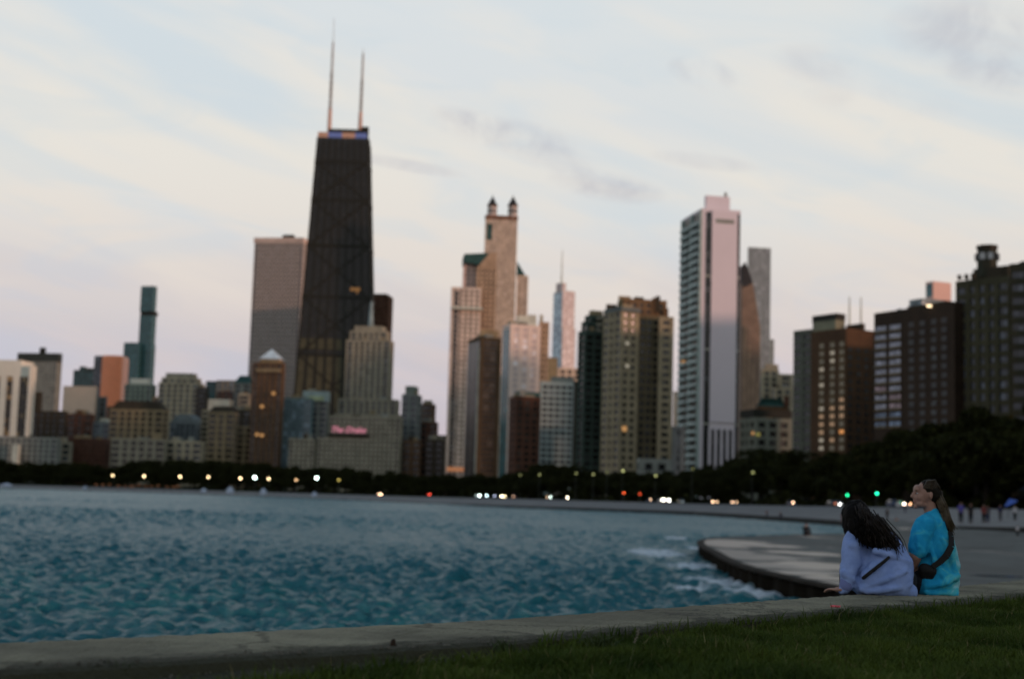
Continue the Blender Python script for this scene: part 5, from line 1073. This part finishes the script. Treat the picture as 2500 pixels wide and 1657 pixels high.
cars = [(928, 1206, [(-.3, WM, 9, .3), (.6, WM, 16, .32)], 'silver car with warm headlights alone on the left stretch of road', 0), (1050, 1206, [(0.0, RD, 9, .26), (-.8, RD, 2, .2)], 'dark car with a single glowing red tail light', 1, True),
        (1168, 1209, [(-.9, (.7, .9, .85), 4, .2), (.5, (.8, 1, .95), 24, .28)], 'car with cool white headlights leading the cluster below the pink towers', 3), (1187, 1209, [(0.2, (.7, .95, 1), 14, .26)], 'car with one pale blue headlight second in the cluster', 0), (1208, 1210, [(0, (.6, .65, .9), 4, .26)], 'dim lilac lit car third in the cluster', 1),
        (1227, 1211, [(-.6, (1, .85, .55), 20, .27), (.6, (1, .8, .45), 13, .26)], 'car with yellow headlights before the dark red brick tower', 2), (1255, 1211, [(0, WM, 2.5, .24)], 'dim orange lit van right of the yellow lit car', 4, False, True),
        (1342, 1213, [(-.7, WM, 5, .2), (.4, (.8, 1, .9), 11, .24)], 'car with a white and an amber lamp below the pale banded slab', 0), (1384, 1214, [(0, (1, .85, .6), 20, .25)], 'car with one cream headlight right of the pale banded slab', 1),
        (1613, 1219, [(-1.0, WM, 0, .01), (.8, (1, .9, .7), 30, .26), (.2, (1, .9, .7), 22, .2)], 'brightest white lit car near the white balcony tower', 2), (1586, 1218, [(0, WM, 5, .24)], 'dim peach lit car left of the brightest white lit car', 3), (1630, 1220, [(0, (1, .97, .85), 30, .25)], 'second very bright car touching the brightest one', 0),
        (1663, 1224, [(0, (.5, .6, .6), 1.4, .22)], 'dim grey lit car right of the bright pair', 1), (1744, 1224, [(-.7, WM, 13, .22), (.7, WM, 7, .2)], 'car with a pair of peach headlights below the white balcony tower', 1), (1791, 1225, [(-.7, WM, 8, .21), (.7, WM, 4.5, .2)], 'car with dimmer peach headlights following the peach lit car', 0),
        (1932, 1226, [(0, WM, 12, .18)], 'car with one orange headlight right of the framed building', 3), (2032, 1228, [(0, (1, .3, .12), 2, .18)], 'dark car with a dim red lamp by the green traffic light', 1, True), (2047, 1230, [(0, (1, 1, .95), 18, .17)], 'white car with one bright headlight beside the dark haired woman', 2),
        (2205, 1229, [(-.72, (1, .75, .55), 22, .17), (.72, (1, .5, .25), 10, .16)], 'car with a cream and an orange headlight before the smiling face', 2), (2180, 1226, [], 'pale blue van with unlit lamps behind the cream lit car', 3, False, True)]
for i, c_ in enumerate(cars): car(c_[0], c_[1], c_[2], c_[3], c_[4], *(list(c_[5:]) + [False] * (2 - len(c_[5:]))), rnd.uniform(-.12, .12), (i % 3 - 1) * 4.5)

# ------------------------------------------------------------------ people
def blob_obj(name, chains, ells, mt, parent, voxel=.012, smooth=8, disp=None):
    mb = MB()
    for ch in chains:
        for (a, b_) in zip(ch, ch[1:]):
            mb.tube(a[:3], b_[:3], a[3], b_[3], 14)
        for p in ch: mb.ell(p[:3], p[3], 14, 10)
    for e in ells: mb.ell(e[0], e[1], 18, 12, e[2] if len(e) > 2 else None)
    o = mb.build(name, mt, parent, smooth=True)
    m_ = o.modifiers.new('r', 'REMESH'); m_.mode = 'VOXEL'; m_.voxel_size = voxel; m_.use_smooth_shade = True
    if smooth: s_ = o.modifiers.new('s', 'SMOOTH'); s_.factor = .5; s_.iterations = smooth
    if disp:
        tx = bpy.data.textures.new(name + '_folds', 'CLOUDS'); tx.noise_scale = disp[1]; tx.noise_depth = 2
        q_ = o.modifiers.new('d', 'DISPLACE'); q_.texture = tx; q_.strength = disp[0]; q_.mid_level = .5; q_.texture_coords = 'LOCAL'
    return o
def bake(o):
    dg = bpy.context.evaluated_depsgraph_get(); me = bpy.data.meshes.new_from_object(o.evaluated_get(dg)); o.modifiers.clear(); o.data = me; return o
m_skin = mat('skin', (.30, .17, .12), .55, .08, 12, spec=.35); m_skin2 = mat('tanned_skin', (.24, .13, .085), .55, .08, 12, spec=.35)
# distant people
m_cl = {n_: mat('cloth_' + n_, c_, .9, .15, 8) for n_, c_ in (('black', (.012, .012, .014)), ('navy', (.02, .025, .06)), ('purple', (.08, .07, .28)), ('red', (.16, .035, .03)), ('orange', (.5, .16, .06)), ('white', (.45, .45, .45)), ('grey', (.07, .07, .075)), ('blue', (.06, .12, .4)))}
def far_person(x, y, hpx, label, topc, legc, pose='stand', z=None, yaw=0.):
    if z is None:
        v_ = ray(x, y).normalized(); h = BV.ray_cast(CAM, v_); p = h[0] if h[0] else PZ(x, y, 1.5)
    else: p = PZ(x, y, z)
    r = empty('person', p, yaw); tag(r, label, 'person'); s = 1.0
    hh = hpx / FPX * p.y
    if pose == 'stand':
        k_ = hh / 1.72; body = [[(-.1, 0, .06, .05), (-.11, 0, .48, .055), (-.09, 0, .88, .085), (0, 0, 1.0, .12), (0, .01, 1.2, .13), (0, 0, 1.40, .12), (0, 0, 1.5, .055), (0, 0, 1.58, .06)], [(.13, .12, .06, .05), (.12, .02, .48, .055), (.09, 0, .88, .085)],
            [(-.17, 0, 1.4, .055), (-.24, .02, 1.12, .042), (-.22, -.08, .86, .035)], [(.17, 0, 1.4, .055), (.25, .02, 1.12, .042), (.2, -.12, .92, .035)]]; el_ = [((0, -.01, 1.62), (.078, .095, .115)), ((-.1, -.06, .04), (.045, .12, .035)), ((.13, .06, .04), (.045, .12, .035))]
        sh = [[(-.16, 0, 1.4, .075), (.16, 0, 1.4, .075)], [(0, 0, 1.36, .145), (0, 0, .95, .15)], [(-.17, 0, 1.4, .07), (-.23, .02, 1.15, .06)], [(.17, 0, 1.4, .07), (.24, .02, 1.15, .06)]]; lg = [[(-.1, 0, .1, .07), (-.1, 0, .9, .105)], [(.13, .11, .1, .07), (.12, .02, .5, .075), (.09, 0, .9, .105)]]
        hr = [((0, .015, 1.655), (.088, .1, .10))]
    else:
        k_ = hh / .95; body = [[(0, 0, .1, .14), (0, -.05, .35, .13), (0, -.08, .6, .12), (0, -.1, .72, .055)], [(-.1, 0, .1, .09), (-.14, -.42, .3, .07), (-.14, -.5, .0, .05)], [(.1, 0, .1, .09), (.14, -.42, .32, .07), (.14, -.5, .0, .05)], [(-.18, -.06, .58, .055), (-.24, -.25, .36, .042), (-.12, -.42, .34, .035)], [(.18, -.06, .58, .055), (.24, -.25, .36, .042), (.12, -.42, .34, .035)]]
        el_ = [((0, -.12, .82), (.078, .095, .115)), ((-.14, -.55, .02), (.045, .1, .035)), ((.14, -.55, .02), (.045, .1, .035))]; sh = [[(0, 0, .12, .16), (0, -.05, .35, .15), (0, -.08, .56, .13)], [(-.18, -.06, .56, .07), (-.24, -.25, .36, .055)], [(.18, -.06, .56, .07), (.24, -.25, .36, .055)]]; lg = [[(-.1, 0, .12, .1), (-.14, -.42, .3, .08), (-.14, -.5, .05, .06)], [(.1, 0, .12, .1), (.14, -.42, .32, .08), (.14, -.5, .05, .06)]]
        hr = [((0, -.1, .855), (.088, .1, .10))]
    for nm, ch, e_, mt in (('body', body, el_, m_skin2), ('shirt', sh, [], m_cl[topc]), ('trousers', lg, [], m_cl[legc]), ('hair', [], hr, m_cl['black'])):
        o = blob_obj(nm, ch, e_, mt, r, .028, 3); o.scale = (k_, k_, k_); bake(o)
fps = [(2346, 1276, 50, 'person in a purple top and dark trousers standing on the beach at the right', 'purple', 'black'), (2370, 1277, 48, 'person all in black standing beside the one in purple', 'black', 'black'), (2402, 1276, 44, 'person in a dark red top right of the one in black', 'red', 'black'), (2412, 1275, 40, 'person in grey close behind the dark red top', 'grey', 'navy'),
       (2166, 1268, 27, 'small dark figure on the sand between the two seated women', 'black', 'black'), (2057, 1276, 26, 'figure in red on the sand edge beside the dark hair', 'red', 'red'), (2188, 1279, 18, 'small figure in orange near the water edge between the women', 'orange', 'grey', 'sit'), (1872, 1262, 17, 'tiny figure in reddish clothes on the far beach edge', 'red', 'grey'),
       (1905, 1262, 14, 'tiny figure in grey sitting on the far beach', 'grey', 'navy', 'sit'), (2442, 1272, 40, 'person in navy walking under the blue sunshade', 'navy', 'grey'), (2478, 1270, 36, 'person in grey and white near the right edge on the beach', 'white', 'black'), (2210, 1252, 16, 'distant dark figure on the sand left of the smiling face', 'black', 'navy'), (2120, 1254, 14, 'distant figure in navy between dark hair and green light', 'navy', 'black')]
for f_ in fps: far_person(*f_)
far_person(1967, 1307, 34, 'dark figure crouching alone on the far edge of the lake platform', 'black', 'black', 'sit', .8, 2.6)
far_person(2484, 1309, 27, 'child in a white top and black trousers on the promenade at the right', 'white', 'black', 'stand', 1.9)
# blue sunshade on the beach
v_ = ray(2460, 1262).normalized(); h = BV.ray_cast(CAM, v_); p = h[0]; r = empty('beach_umbrella', p, 0); tag(r, 'tilted blue beach umbrella among the people at the right', 'umbrella'); MB().tube((0, 0, 0), (.3, 0, 1.7), .03, .03, 6).build('pole', m_pole, r)
mb = MB(); mb.add([(.35 + math.cos(i / 8 * 6.283) * .75 * .9, math.sin(i / 8 * 6.283) * .75, 1.45 + math.cos(i / 8 * 6.283) * .35) for i in range(8)] + [(.2, 0, 1.95)], [(i, (i + 1) % 8, 8) for i in range(8)]); mb.build('canopy', m_cl['blue'], r)
# orange beach chairs/parasols and white tents on the far left sand
m_or = mat('orange_canvas', (.55, .20, .07), .8, .2, 2); m_wt = mat('white_canvas', (.42, .48, .56), .8, .1, 2)
ks = -1; ORD = 'first second third fourth fifth sixth seventh eighth ninth tenth eleventh twelfth thirteenth fourteenth'.split()
for x_ in (252, 268, 284, 306, 322, 336, 342, 356, 372, 386, 402, 424, 440, 450):
    ks += 1; c = colat(x_); d_ = c[1] + 22 + rnd.uniform(0, 20); X_ = (x_ - 1250) / FPX * d_; z = gz(X_, d_); r = empty('beach_parasol', (X_, d_, z)); tag(r, ORD[ks] + ' orange beach parasol from the left on the far left sand', 'parasol', 'orange parasols on the far left beach'); k_ = rnd.uniform(.9, 1.3)
    MB().tube((0, 0, 0), (0, 0, 2.2 * k_), .05, .05, 6).build('pole', m_pole, r); mb = MB(); mb.add([(math.cos(i / 8 * 6.283) * 1.5, math.sin(i / 8 * 6.283) * 1.5, 1.7 * k_) for i in range(8)] + [(0, 0, 2.4 * k_)], [(i, (i + 1) % 8, 8) for i in range(8)]); mb.build('canopy', m_or, r)
for x_, wd, ht, lb in ((33, 7.5, 2.2, 'wide low pale tent at the far left end of the beach'), (224, 2.6, 1.8, 'small pale tent left of the orange parasols'), (512, 3.2, 2.6, 'pale beach tent right of the orange parasols'), (576, 4.2, 4.0, 'tallest pale beach tent below the twin amber and white lamps'), (657, 3.4, 3.6, 'pale beach tent below the pyramid roofed tower'), (781, 2.6, 2.4, 'small pale tent on the beach below the shore hotel')):
    c = colat(x_); d_ = c[1] + 14; X_ = (x_ - 1250) / FPX * d_; z = gz(X_, d_); r = empty('beach_tent', (X_, d_, z)); tag(r, lb, 'tent')
    MB().prism([(-wd / 2, 0), (wd / 2, 0), (wd / 2, 3), (-wd / 2, 3)], ht * .45, ht, [(-.2, 1.4), (.2, 1.4), (.2, 1.6), (-.2, 1.6)]).build('canopy', m_wt, r)
    MB().prism([(-wd / 2 + .2, .1), (wd / 2 - .2, .1), (wd / 2 - .2, 2.8), (-wd / 2 + .2, 2.8)], 0, ht * .45).build('side_wall', m_wt, r)

# ---- the two women on the wall. Local frame: x to picture right, y away, z up, metres
def hand(chs, w_, d_, r=.0085, sp=Vector((1, 0, 0)), ln=.07):
    """palm plus five unequal bent fingers; d_ forward along the wall, sp across the palm"""
    n_ = Vector(d_).normalized(); sp = sp.normalized(); dn = Vector((0, 0, -1)); w_ = Vector(w_)
    for i, (o_, l_) in enumerate(((-.03, .85), (-.01, 1.0), (.011, .95), (.031, .72))):
        a = w_ + n_ * .035 + sp * o_; b_ = a + n_ * (.05 + ln * l_ * .3) ; c_ = b_ + (n_ * .8 + dn * .35).normalized() * ln * l_ * .42; e_ = c_ + (n_ * .6 + dn * .6).normalized() * ln * l_ * .3
        chs.append([(*a, r * 1.25), (*b_, r * 1.05), (*c_, r), (*e_, r * .8)])
    a = w_ + sp * -.025; b_ = a + (n_ * .5 - sp * .8) * .04; c_ = b_ + (n_ * .9 - sp * .3) * .03; chs.append([(*a, r * 1.4), (*b_, r * 1.15), (*c_, r * .9)])
    chs.append([(*(w_ - n_ * .01), .021), (*(w_ + n_ * .045 - sp * .015), .020)]); chs.append([(*(w_ + sp * .015), .020), (*(w_ + n_ * .045 + sp * .02), .019)])
out = Vector((-.22, .975, 0)); alng = Vector((.975, .22, 0))
def strands(name, paths, mt, parent, r=.004):
    mb = MB()
    for pth in paths:
        for i, (a, b_) in enumerate(zip(pth, pth[1:])): mb.tube(a, b_, r * (1 - i / len(pth)) + .0012, r * (1 - (i + 1) / len(pth)) + .001, 5)
    o = mb.build(name, mt, parent, smooth=True); return o
# woman with long dark hair in a lavender blue sweatshirt
base = PZ(2150, 1450, WT); base.z = WT + .002; S = 1.0
r = empty('person', base); tag(r, 'woman with long dark hair in a lavender sweatshirt leaning on her arm', 'person')
sw = bpy.data.materials.new('lavender_sweatshirt')
m_sweat = mat('lavender_sweatshirt', (.19, .28, .54), .95, .1, 9, bump=.35, bscale=300, col2=(.27, .37, .64)); m_jean = mat('dark_trousers', (.012, .013, .016), .9)
m_hair = mat('dark_brown_hair', (.004, .003, .002), .75, .3, 40, spec=.08); m_hair2 = mat('light_brown_hair', (.05, .033, .015), .5, .3, 40, col2=(.10, .075, .04)); m_hair3 = mat('brown_hair', (.010, .0075, .004), .7, .3, 40, spec=.12)
hips = Vector((.05, .02, .12))
kneeL = hips + out * .46 + alng * -.06 + Vector((0, 0, .02)); kneeR = hips + out * .46 + alng * .12
ch = [[(.05, .02, .12, .13), (.03, .06, .26, .12), (-.02, .10, .38, .10), (-.075, .12, .44, .055), (-.12, .13, .49, .05)],
      [(-.17, .03, .375, .042), (-.225, -.02, .22, .036), (-.262, -.055, .06, .030), (-.268, -.06, .035, .026)],
      [(.08, .2, .36, .04), (.0, .34, .2, .036), (-.16, .40, .16, .032)],
      [(*(hips + alng * -.09), .095), (*kneeL, .065), (*(kneeL + Vector((-.02, .02, -.42))), .042)], [(*(hips + alng * .1), .095), (*kneeR, .065), (*(kneeR + Vector((-.02, .02, -.42))), .042)]]
hand(ch, (-.272, -.055, .025), (-.55, .5, 0), sp=Vector((.6, .6, 0)))
head_c = Vector((-.14, .13, .545)); rotH = Matrix.Rotation(R_(20), 3, 'Y') @ Matrix.Rotation(R_(42), 3, 'Z')
el_ = [(tuple(head_c), (.075, .095, .105), rotH), (tuple(head_c + Vector((-.06, .065, -.015))), (.018, .02, .022), rotH), (tuple(head_c + Vector((-.04, .05, -.07))), (.045, .05, .045), rotH), (tuple(kneeL + Vector((-.08, .08, -.45))), (.05, .05, .035)), (tuple(kneeR + Vector((-.08, .08, -.45))), (.05, .05, .035))]
bake(blob_obj('body', ch, el_, m_skin, r, .007, 3))
# features on the hidden side of the head
for s_ in (-1, 1): MB().ell(tuple(head_c + out * .088 + alng * .032 * s_ + Vector((0, 0, .005))), (.012, .012, .008), 10, 6).build('eye', mat('eye_dark', (.02, .015, .012), .2), r)
MB().ell(tuple(head_c + out * .082 + Vector((0, 0, -.055))), (.02, .02, .007), 10, 6).build('mouth', mat('lip', (.3, .09, .08), .5), r)
sh = [[(.05, .0, .10, .155), (.05, .03, .22, .158), (.03, .07, .32, .135), (-.02, .10, .385, .11)], [(.1, -.03, .08, .115), (.11, .0, .2, .118), (.09, .05, .3, .10)], [(-.02, -.02, .07, .11), (.0, .02, .2, .12)],
      [(-.155, .05, .385, .085), (.09, .17, .355, .09)], [(-.175, .03, .385, .074), (-.215, -.01, .27, .07), (-.236, -.035, .15, .062), (-.252, -.05, .06, .052), (-.262, -.055, .045, .045)], [(.08, .2, .36, .075), (.0, .34, .2, .06), (-.12, .38, .17, .05)],
      [(-.05, .10, .43, .07), (-.07, .115, .455, .062)], [(-.06, -.06, .03, .05), (.2, -.04, .03, .05)], [(-.29, -.06, .015, .022), (-.268, -.06, .06, .04)], [(-.15, -.085, .04, .03), (.0, -.14, .11, .027), (.14, -.135, .17, .02)], [(-.12, -.10, .025, .026), (.04, -.145, .045, .025), (.18, -.10, .08, .02)], [(-.06, -.10, .30, .03), (.05, -.11, .27, .026), (.17, -.08, .23, .02)], [(-.20, -.035, .33, .05), (-.185, -.02, .22, .045)], [(-.275, -.07, .14, .035), (-.22, -.075, .10, .03)]]
o = blob_obj('sweatshirt', sh, [((.14, -.01, .15), (.088, .10, .155)), ((.04, -.07, .13), (.17, .085, .14)), ((-.06, -.06, .10), (.11, .08, .10)), ((-.14, .0, .06), (.08, .09, .07)), ((-.13, .03, .22), (.07, .06, .13))], m_sweat, r, .007, 5, (.030, .11)); bake(o)
# dark tube stands for the shade in a diagonal sweatshirt fold
def crease(pts_, nm, mt, rad):
    mb = MB(); 
    for a, b_ in zip(pts_, pts_[1:]): mb.tube(a[:3], b_[:3], a[3], b_[3], 8)
    for a in pts_: mb.ell(a[:3], a[3], 8, 6)
    return mb.build(nm, mt, r, smooth=True)
crease([(-.155, -.125, .115, .012), (-.10, -.150, .165, .013), (-.04, -.156, .215, .013), (.02, -.138, .262, .011)], 'fold_shade', mat('fold_shade_black', (.01, .009, .008), .8), .01)
bake(blob_obj('cuff', [[(-.258, -.055, .075, .045), (-.262, -.057, .05, .046)]], [], mat('sweatshirt_cuff', (.14, .17, .34), .95), r, .007, 2))
bake(blob_obj('trousers', [[(*(hips + alng * -.1 + Vector((0, 0, -.02))), .105), (*kneeL, .078), (*(kneeL + Vector((-.02, .02, -.38))), .055)], [(*(hips + alng * .12 + Vector((0, 0, -.02))), .105), (*kneeR, .078), (*(kneeR + Vector((-.02, .02, -.38))), .055)]], [], m_jean, r, .012, 4))
hb = [[(-.145, .11, .555, .095), (-.13, .08, .52, .095), (-.11, .03, .47, .088), (-.06, -.03, .41, .075), (-.01, -.05, .38, .062), (.05, -.05, .355, .045)], [(-.165, .08, .55, .085), (-.15, .0, .46, .08), (-.09, -.03, .40, .07), (-.04, -.05, .36, .05)], [(-.08, .06, .49, .07), (-.02, .02, .43, .062), (.04, .0, .385, .052), (.095, -.02, .345, .036)], [(-.185, .10, .52, .065), (-.195, .07, .44, .055), (-.20, .04, .39, .04)], [(-.19, .14, .56, .06), (-.20, .12, .48, .05)]]
o = blob_obj('hair', hb, [((-.145, .12, .565), (.092, .10, .098))], m_hair, r, .01, 5, (.02, .05)); bake(o)
pp = []
for i in range(420):
    u = rnd.uniform(0, 1); a = Vector((-.20 + .24 * u, -.04 + .0 * u + rnd.uniform(-.04, .04), .50 - .10 * u + rnd.uniform(-.03, .05))); ln = rnd.uniform(.08, .16) * (1 - .35 * u); q_ = Vector((.25 + .75 * u + rnd.uniform(-.3, .35), -.15, -1)).normalized()
    b_ = a + q_ * ln * .5 + Vector((0, -.015, 0)); c_ = b_ + (q_ + Vector((rnd.uniform(-.3, .3), -.1, 0))).normalized() * ln * .5; pp.append([a, b_, c_])
strands('hair_strands', pp, m_hair, r, .006)
pp = []
for i in range(170):
    u = rnd.uniform(0, 1); a = Vector((-.16 + .16 * u + rnd.uniform(-.03, .03), .0 - .05 * u + rnd.uniform(-.06, .03), .60 - .12 * u + rnd.uniform(-.04, .05)))
    b_ = a + Vector((.01 + .055 * u + rnd.uniform(-.02, .02), -.022, -.09)); c_ = b_ + Vector((.01 + .04 * u + rnd.uniform(-.02, .02), -.014, -.06)); e_ = c_ + Vector((.0 + .02 * u + rnd.uniform(-.025, .02), -.005, -.03 - rnd.uniform(0, .035))); pp.append([a, b_, c_, e_])
strands('loose_strands', pp, mat('hair_highlight', (.016, .011, .007), .5, .4, 30, spec=.25), r, .0025)

# woman in a blue tie dye t-shirt, face in profile
base = PZ(2285, 1450, WT); base.z = WT + .002
r = empty('person', base); tag(r, 'smiling woman in a blue tie dye t-shirt with ponytail and dark crossbody bag', 'person')
m_tee = bpy.data.materials.new('blue_tie_dye'); m_tee.use_nodes = True; t = m_tee.node_tree; b = t.nodes['Principled BSDF']; b.inputs['Roughness'].default_value = .9; b.inputs['Specular IOR Level'].default_value = .1
tcn = N('ShaderNodeTexCoord', t); n_ = N('ShaderNodeTexNoise', t); n_.inputs['Scale'].default_value = 9; n_.inputs['Detail'].default_value = 4; n_.inputs['Distortion'].default_value = 1.2; L(tcn.outputs['Object'], n_.inputs['Vector'], t)
sp = N('ShaderNodeSeparateXYZ', t); L(tcn.outputs['Object'], sp.inputs[0], t)
side_ = math_node('MULTIPLY', math_node('ADD', sp.outputs[0], .02, t), 2.0, t, clamp=True)
dy = ramp(math_node('ADD', n_.outputs[0], side_, t), [(.45, (.014, .28, .50)), (.62, (.025, .34, .54)), (.76, (.07, .42, .48)), (.92, (.26, .54, .58))], t)
L(dy, b.inputs['Base Color'], t)
hips = Vector((-.0, .02, .11)); kneeL = hips + out * .46 + alng * -.09; kneeR = hips + out * .47 + alng * .1
hc = Vector((-.062, .02, .715))
ch = [[(.0, .02, .11, .13), (.02, .02, .25, .11), (.015, .02, .40, .095), (-.01, .02, .50, .065), (-.02, .02, .57, .05), (-.045, .02, .655, .050)],
      [(-.095, -.05, .49, .042), (-.15, -.07, .33, .044), (-.17, -.075, .27, .047), (-.185, -.01, .17, .037), (-.22, .10, .12, .028)],
      [(.08, .11, .47, .04), (.10, .22, .30, .036), (-.05, .32, .2, .033)],
      [(*(hips + alng * -.09), .095), (*kneeL, .065), (*(kneeL + Vector((-.02, .02, -.42))), .042)], [(*(hips + alng * .075), .075), (*kneeR, .065), (*(kneeR + Vector((-.02, .02, -.42))), .042)]]
hand(ch, (-.24, .14, .11), (-.8, .4, -.2), sp=Vector((.3, .8, 0)))
# profile facing picture left: skull, brow, nose, lips, chin, jaw
el_ = [((hc.x + .008, .02, hc.z + .012), (.080, .072, .088)), ((hc.x - .045, .02, hc.z - .03), (.046, .056, .075)), ((hc.x - .068, .02, hc.z + .03), (.025, .05, .038)), ((hc.x - .072, .02, hc.z - .028), (.026, .034, .024)), ((hc.x - .104, .02, hc.z - .018), (.013, .012, .012)), ((hc.x - .096, .02, hc.z - .006), (.013, .010, .02)),
       ((hc.x - .083, .02, hc.z - .047), (.013, .021, .010)), ((hc.x - .08, .02, hc.z - .062), (.013, .020, .009)), ((hc.x - .074, .02, hc.z - .090), (.020, .021, .019)), ((hc.x - .05, -.008, hc.z - .07), (.03, .026, .026)), ((hc.x - .035, .02, hc.z - .078), (.05, .048, .025)), ((hc.x + .012, -.056, hc.z - .008), (.014, .009, .027)), ((hc.x - .06, -.018, hc.z - .025), (.026, .022, .026)),
       (tuple(kneeL + Vector((-.08, .08, -.45))), (.05, .05, .035)), (tuple(kneeR + Vector((-.08, .08, -.45))), (.05, .05, .035))]
o = blob_obj('body', ch, el_, m_skin, r, .0055, 2); bake(o)
for s_ in (-1, 1):
    MB().ell((hc.x - .074, .02 + .033 * s_, hc.z + .004), (.013, .009, .006), 10, 6).build('eye', mat('eye_white', (.35, .33, .32), .2), r)
    MB().ell((hc.x - .085, .02 + .034 * s_, hc.z + .004), (.004, .006, .005), 10, 6).build('iris', mat('iris_dark', (.02, .015, .01), .2), r)
    MB().ell((hc.x - .084, .02 + .034 * s_, hc.z + .024), (.008, .018, .003), 10, 6).build('eyebrow', m_hair3, r)
MB().ell((hc.x - .088, .02, hc.z - .055), (.008, .021, .005), 10, 6).build('mouth', mat('smiling_lip', (.35, .12, .11), .5), r)
sh = [[(.02, .02, .07, .135), (.025, .02, .2, .135), (.02, .02, .35, .125), (.0, .02, .48, .105)], [(.07, .0, .08, .095), (.075, .0, .2, .095), (.06, .02, .34, .09), (.03, .04, .46, .08)], [(-.07, .0, .07, .085), (-.06, .0, .2, .08)],
      [(-.08, -.03, .495, .078), (.05, .08, .485, .08)], [(-.095, -.055, .495, .076), (-.125, -.065, .42, .077), (-.14, -.07, .36, .078), (-.148, -.072, .325, .076)], [(.08, .13, .49, .075), (.1, .2, .36, .07)], [(-.0, .02, .53, .078), (-.014, .02, .572, .062)],
      [(-.09, -.05, .03, .05), (.10, -.05, .025, .05)], [(-.07, -.10, .36, .022), (-.03, -.115, .22, .026), (.03, -.12, .10, .022)], [(.02, -.10, .40, .018), (.08, -.105, .28, .024), (.12, -.09, .12, .022)], [(-.10, -.10, .06, .024), (.03, -.135, .09, .024), (.13, -.10, .14, .02)], [(-.10, -.095, .02, .022), (.12, -.085, .01, .022)], [(-.165, -.12, .44, .018), (-.165, -.14, .34, .02)]]
o = blob_obj('t_shirt', sh, [((.075, .0, .16), (.088, .10, .16)), ((-.07, -.05, .08), (.085, .075, .085)), ((.0, -.06, .12), (.12, .07, .12))], m_tee, r, .007, 4, (.022, .09)); bake(o)
bake(blob_obj('trousers', [[(*(hips + alng * -.1 + Vector((0, 0, -.02))), .105), (*kneeL, .078), (*(kneeL + Vector((-.02, .02, -.38))), .055)], [(*(hips + alng * .075 + Vector((0, 0.03, -.02))), .088), (*kneeR, .078), (*(kneeR + Vector((-.02, .02, -.38))), .055)]], [], m_jean, r, .012, 4))
m_strap = mat('black_webbing', (.010, .009, .008), .8, .2, 60)
mb = MB(); pth = [(.055, .09, .50, .012), (.078, -.03, .485, .014), (.083, -.09, .42, .016), (.07, -.135, .35, .022), (.03, -.155, .285, .024), (-.02, -.155, .235, .021), (-.07, -.15, .20, .018)]
for a, b_ in zip(pth, pth[1:]):
    A = Vector(a[:3]); Bv = Vector(b_[:3]); dv = (Bv - A).normalized(); sd_ = dv.cross(Vector((0, -1, 0))).normalized(); n2_ = Vector((0, -.012, 0))
    q0_, q1_ = sd_ * a[3], sd_ * b_[3]; mb.add([A + q0_, A - q0_, Bv - q1_, Bv + q1_, A + q0_ + n2_, A - q0_ + n2_, Bv - q1_ + n2_, Bv + q1_ + n2_], [(0, 1, 2, 3), (7, 6, 5, 4), (0, 4, 5, 1), (1, 5, 6, 2), (2, 6, 7, 3), (3, 7, 4, 0)])
mb.build('bag_strap', m_strap, r)
bake(blob_obj('bag', [[(-.115, -.105, .18, .044), (-.07, -.125, .17, .040)], [(-.115, -.09, .145, .038), (-.07, -.105, .135, .034)]], [], m_strap, r, .01, 3))
o = blob_obj('hair', [[(hc.x + .05, .02, hc.z + .0, .062), (hc.x + .07, .02, hc.z - .06, .04), (hc.x + .085, .0, hc.z - .12, .027), (hc.x + .12, -.04, hc.z - .19, .022), (hc.x + .135, -.07, hc.z - .25, .014)]], [((hc.x + .022, .02, hc.z + .030), (.080, .080, .080)), ((hc.x + .05, .02, hc.z), (.065, .08, .07)), ((hc.x + .1, .02, hc.z + .01), (.025, .025, .025))], m_hair3, r, .008, 4, (.008, .03)); bake(o)
pp = []
for i in range(90):
    a = Vector((hc.x + .07 + rnd.uniform(-.015, .03), -.01 + rnd.uniform(-.03, .02), hc.z - .03 + rnd.uniform(-.04, .04))); b_ = a + Vector((.03 + rnd.uniform(-.01, .02), -.03, -.10)); c_ = b_ + Vector((.035 + rnd.uniform(-.02, .02), -.02, -.09 - rnd.uniform(0, .05))); pp.append([a, b_, c_])
strands('ponytail_strands', pp, m_hair2, r, .0035)
pp = []
for i in range(110):
    u = rnd.uniform(0, 1); t_ = rnd.uniform(-.07, .07); a = Vector((hc.x - .045 + .03 * u, -.055 + .03 * u * abs(t_) * 10, hc.z + .045 + .05 * u)); b_ = a + Vector((.06, -.006, .012 - .02 * (1 - u))); c_ = Vector((hc.x + .095, -.012 + rnd.uniform(-.02, .02), hc.z + .015 + rnd.uniform(-.03, .02))); pp.append([a, b_, c_])
strands('swept_strands', pp, mat('lighter_brown_hair', (.035, .024, .012), .5, .4, 30, spec=.25), r, .0022)  # thin strands in a lighter brown than the hair beneath
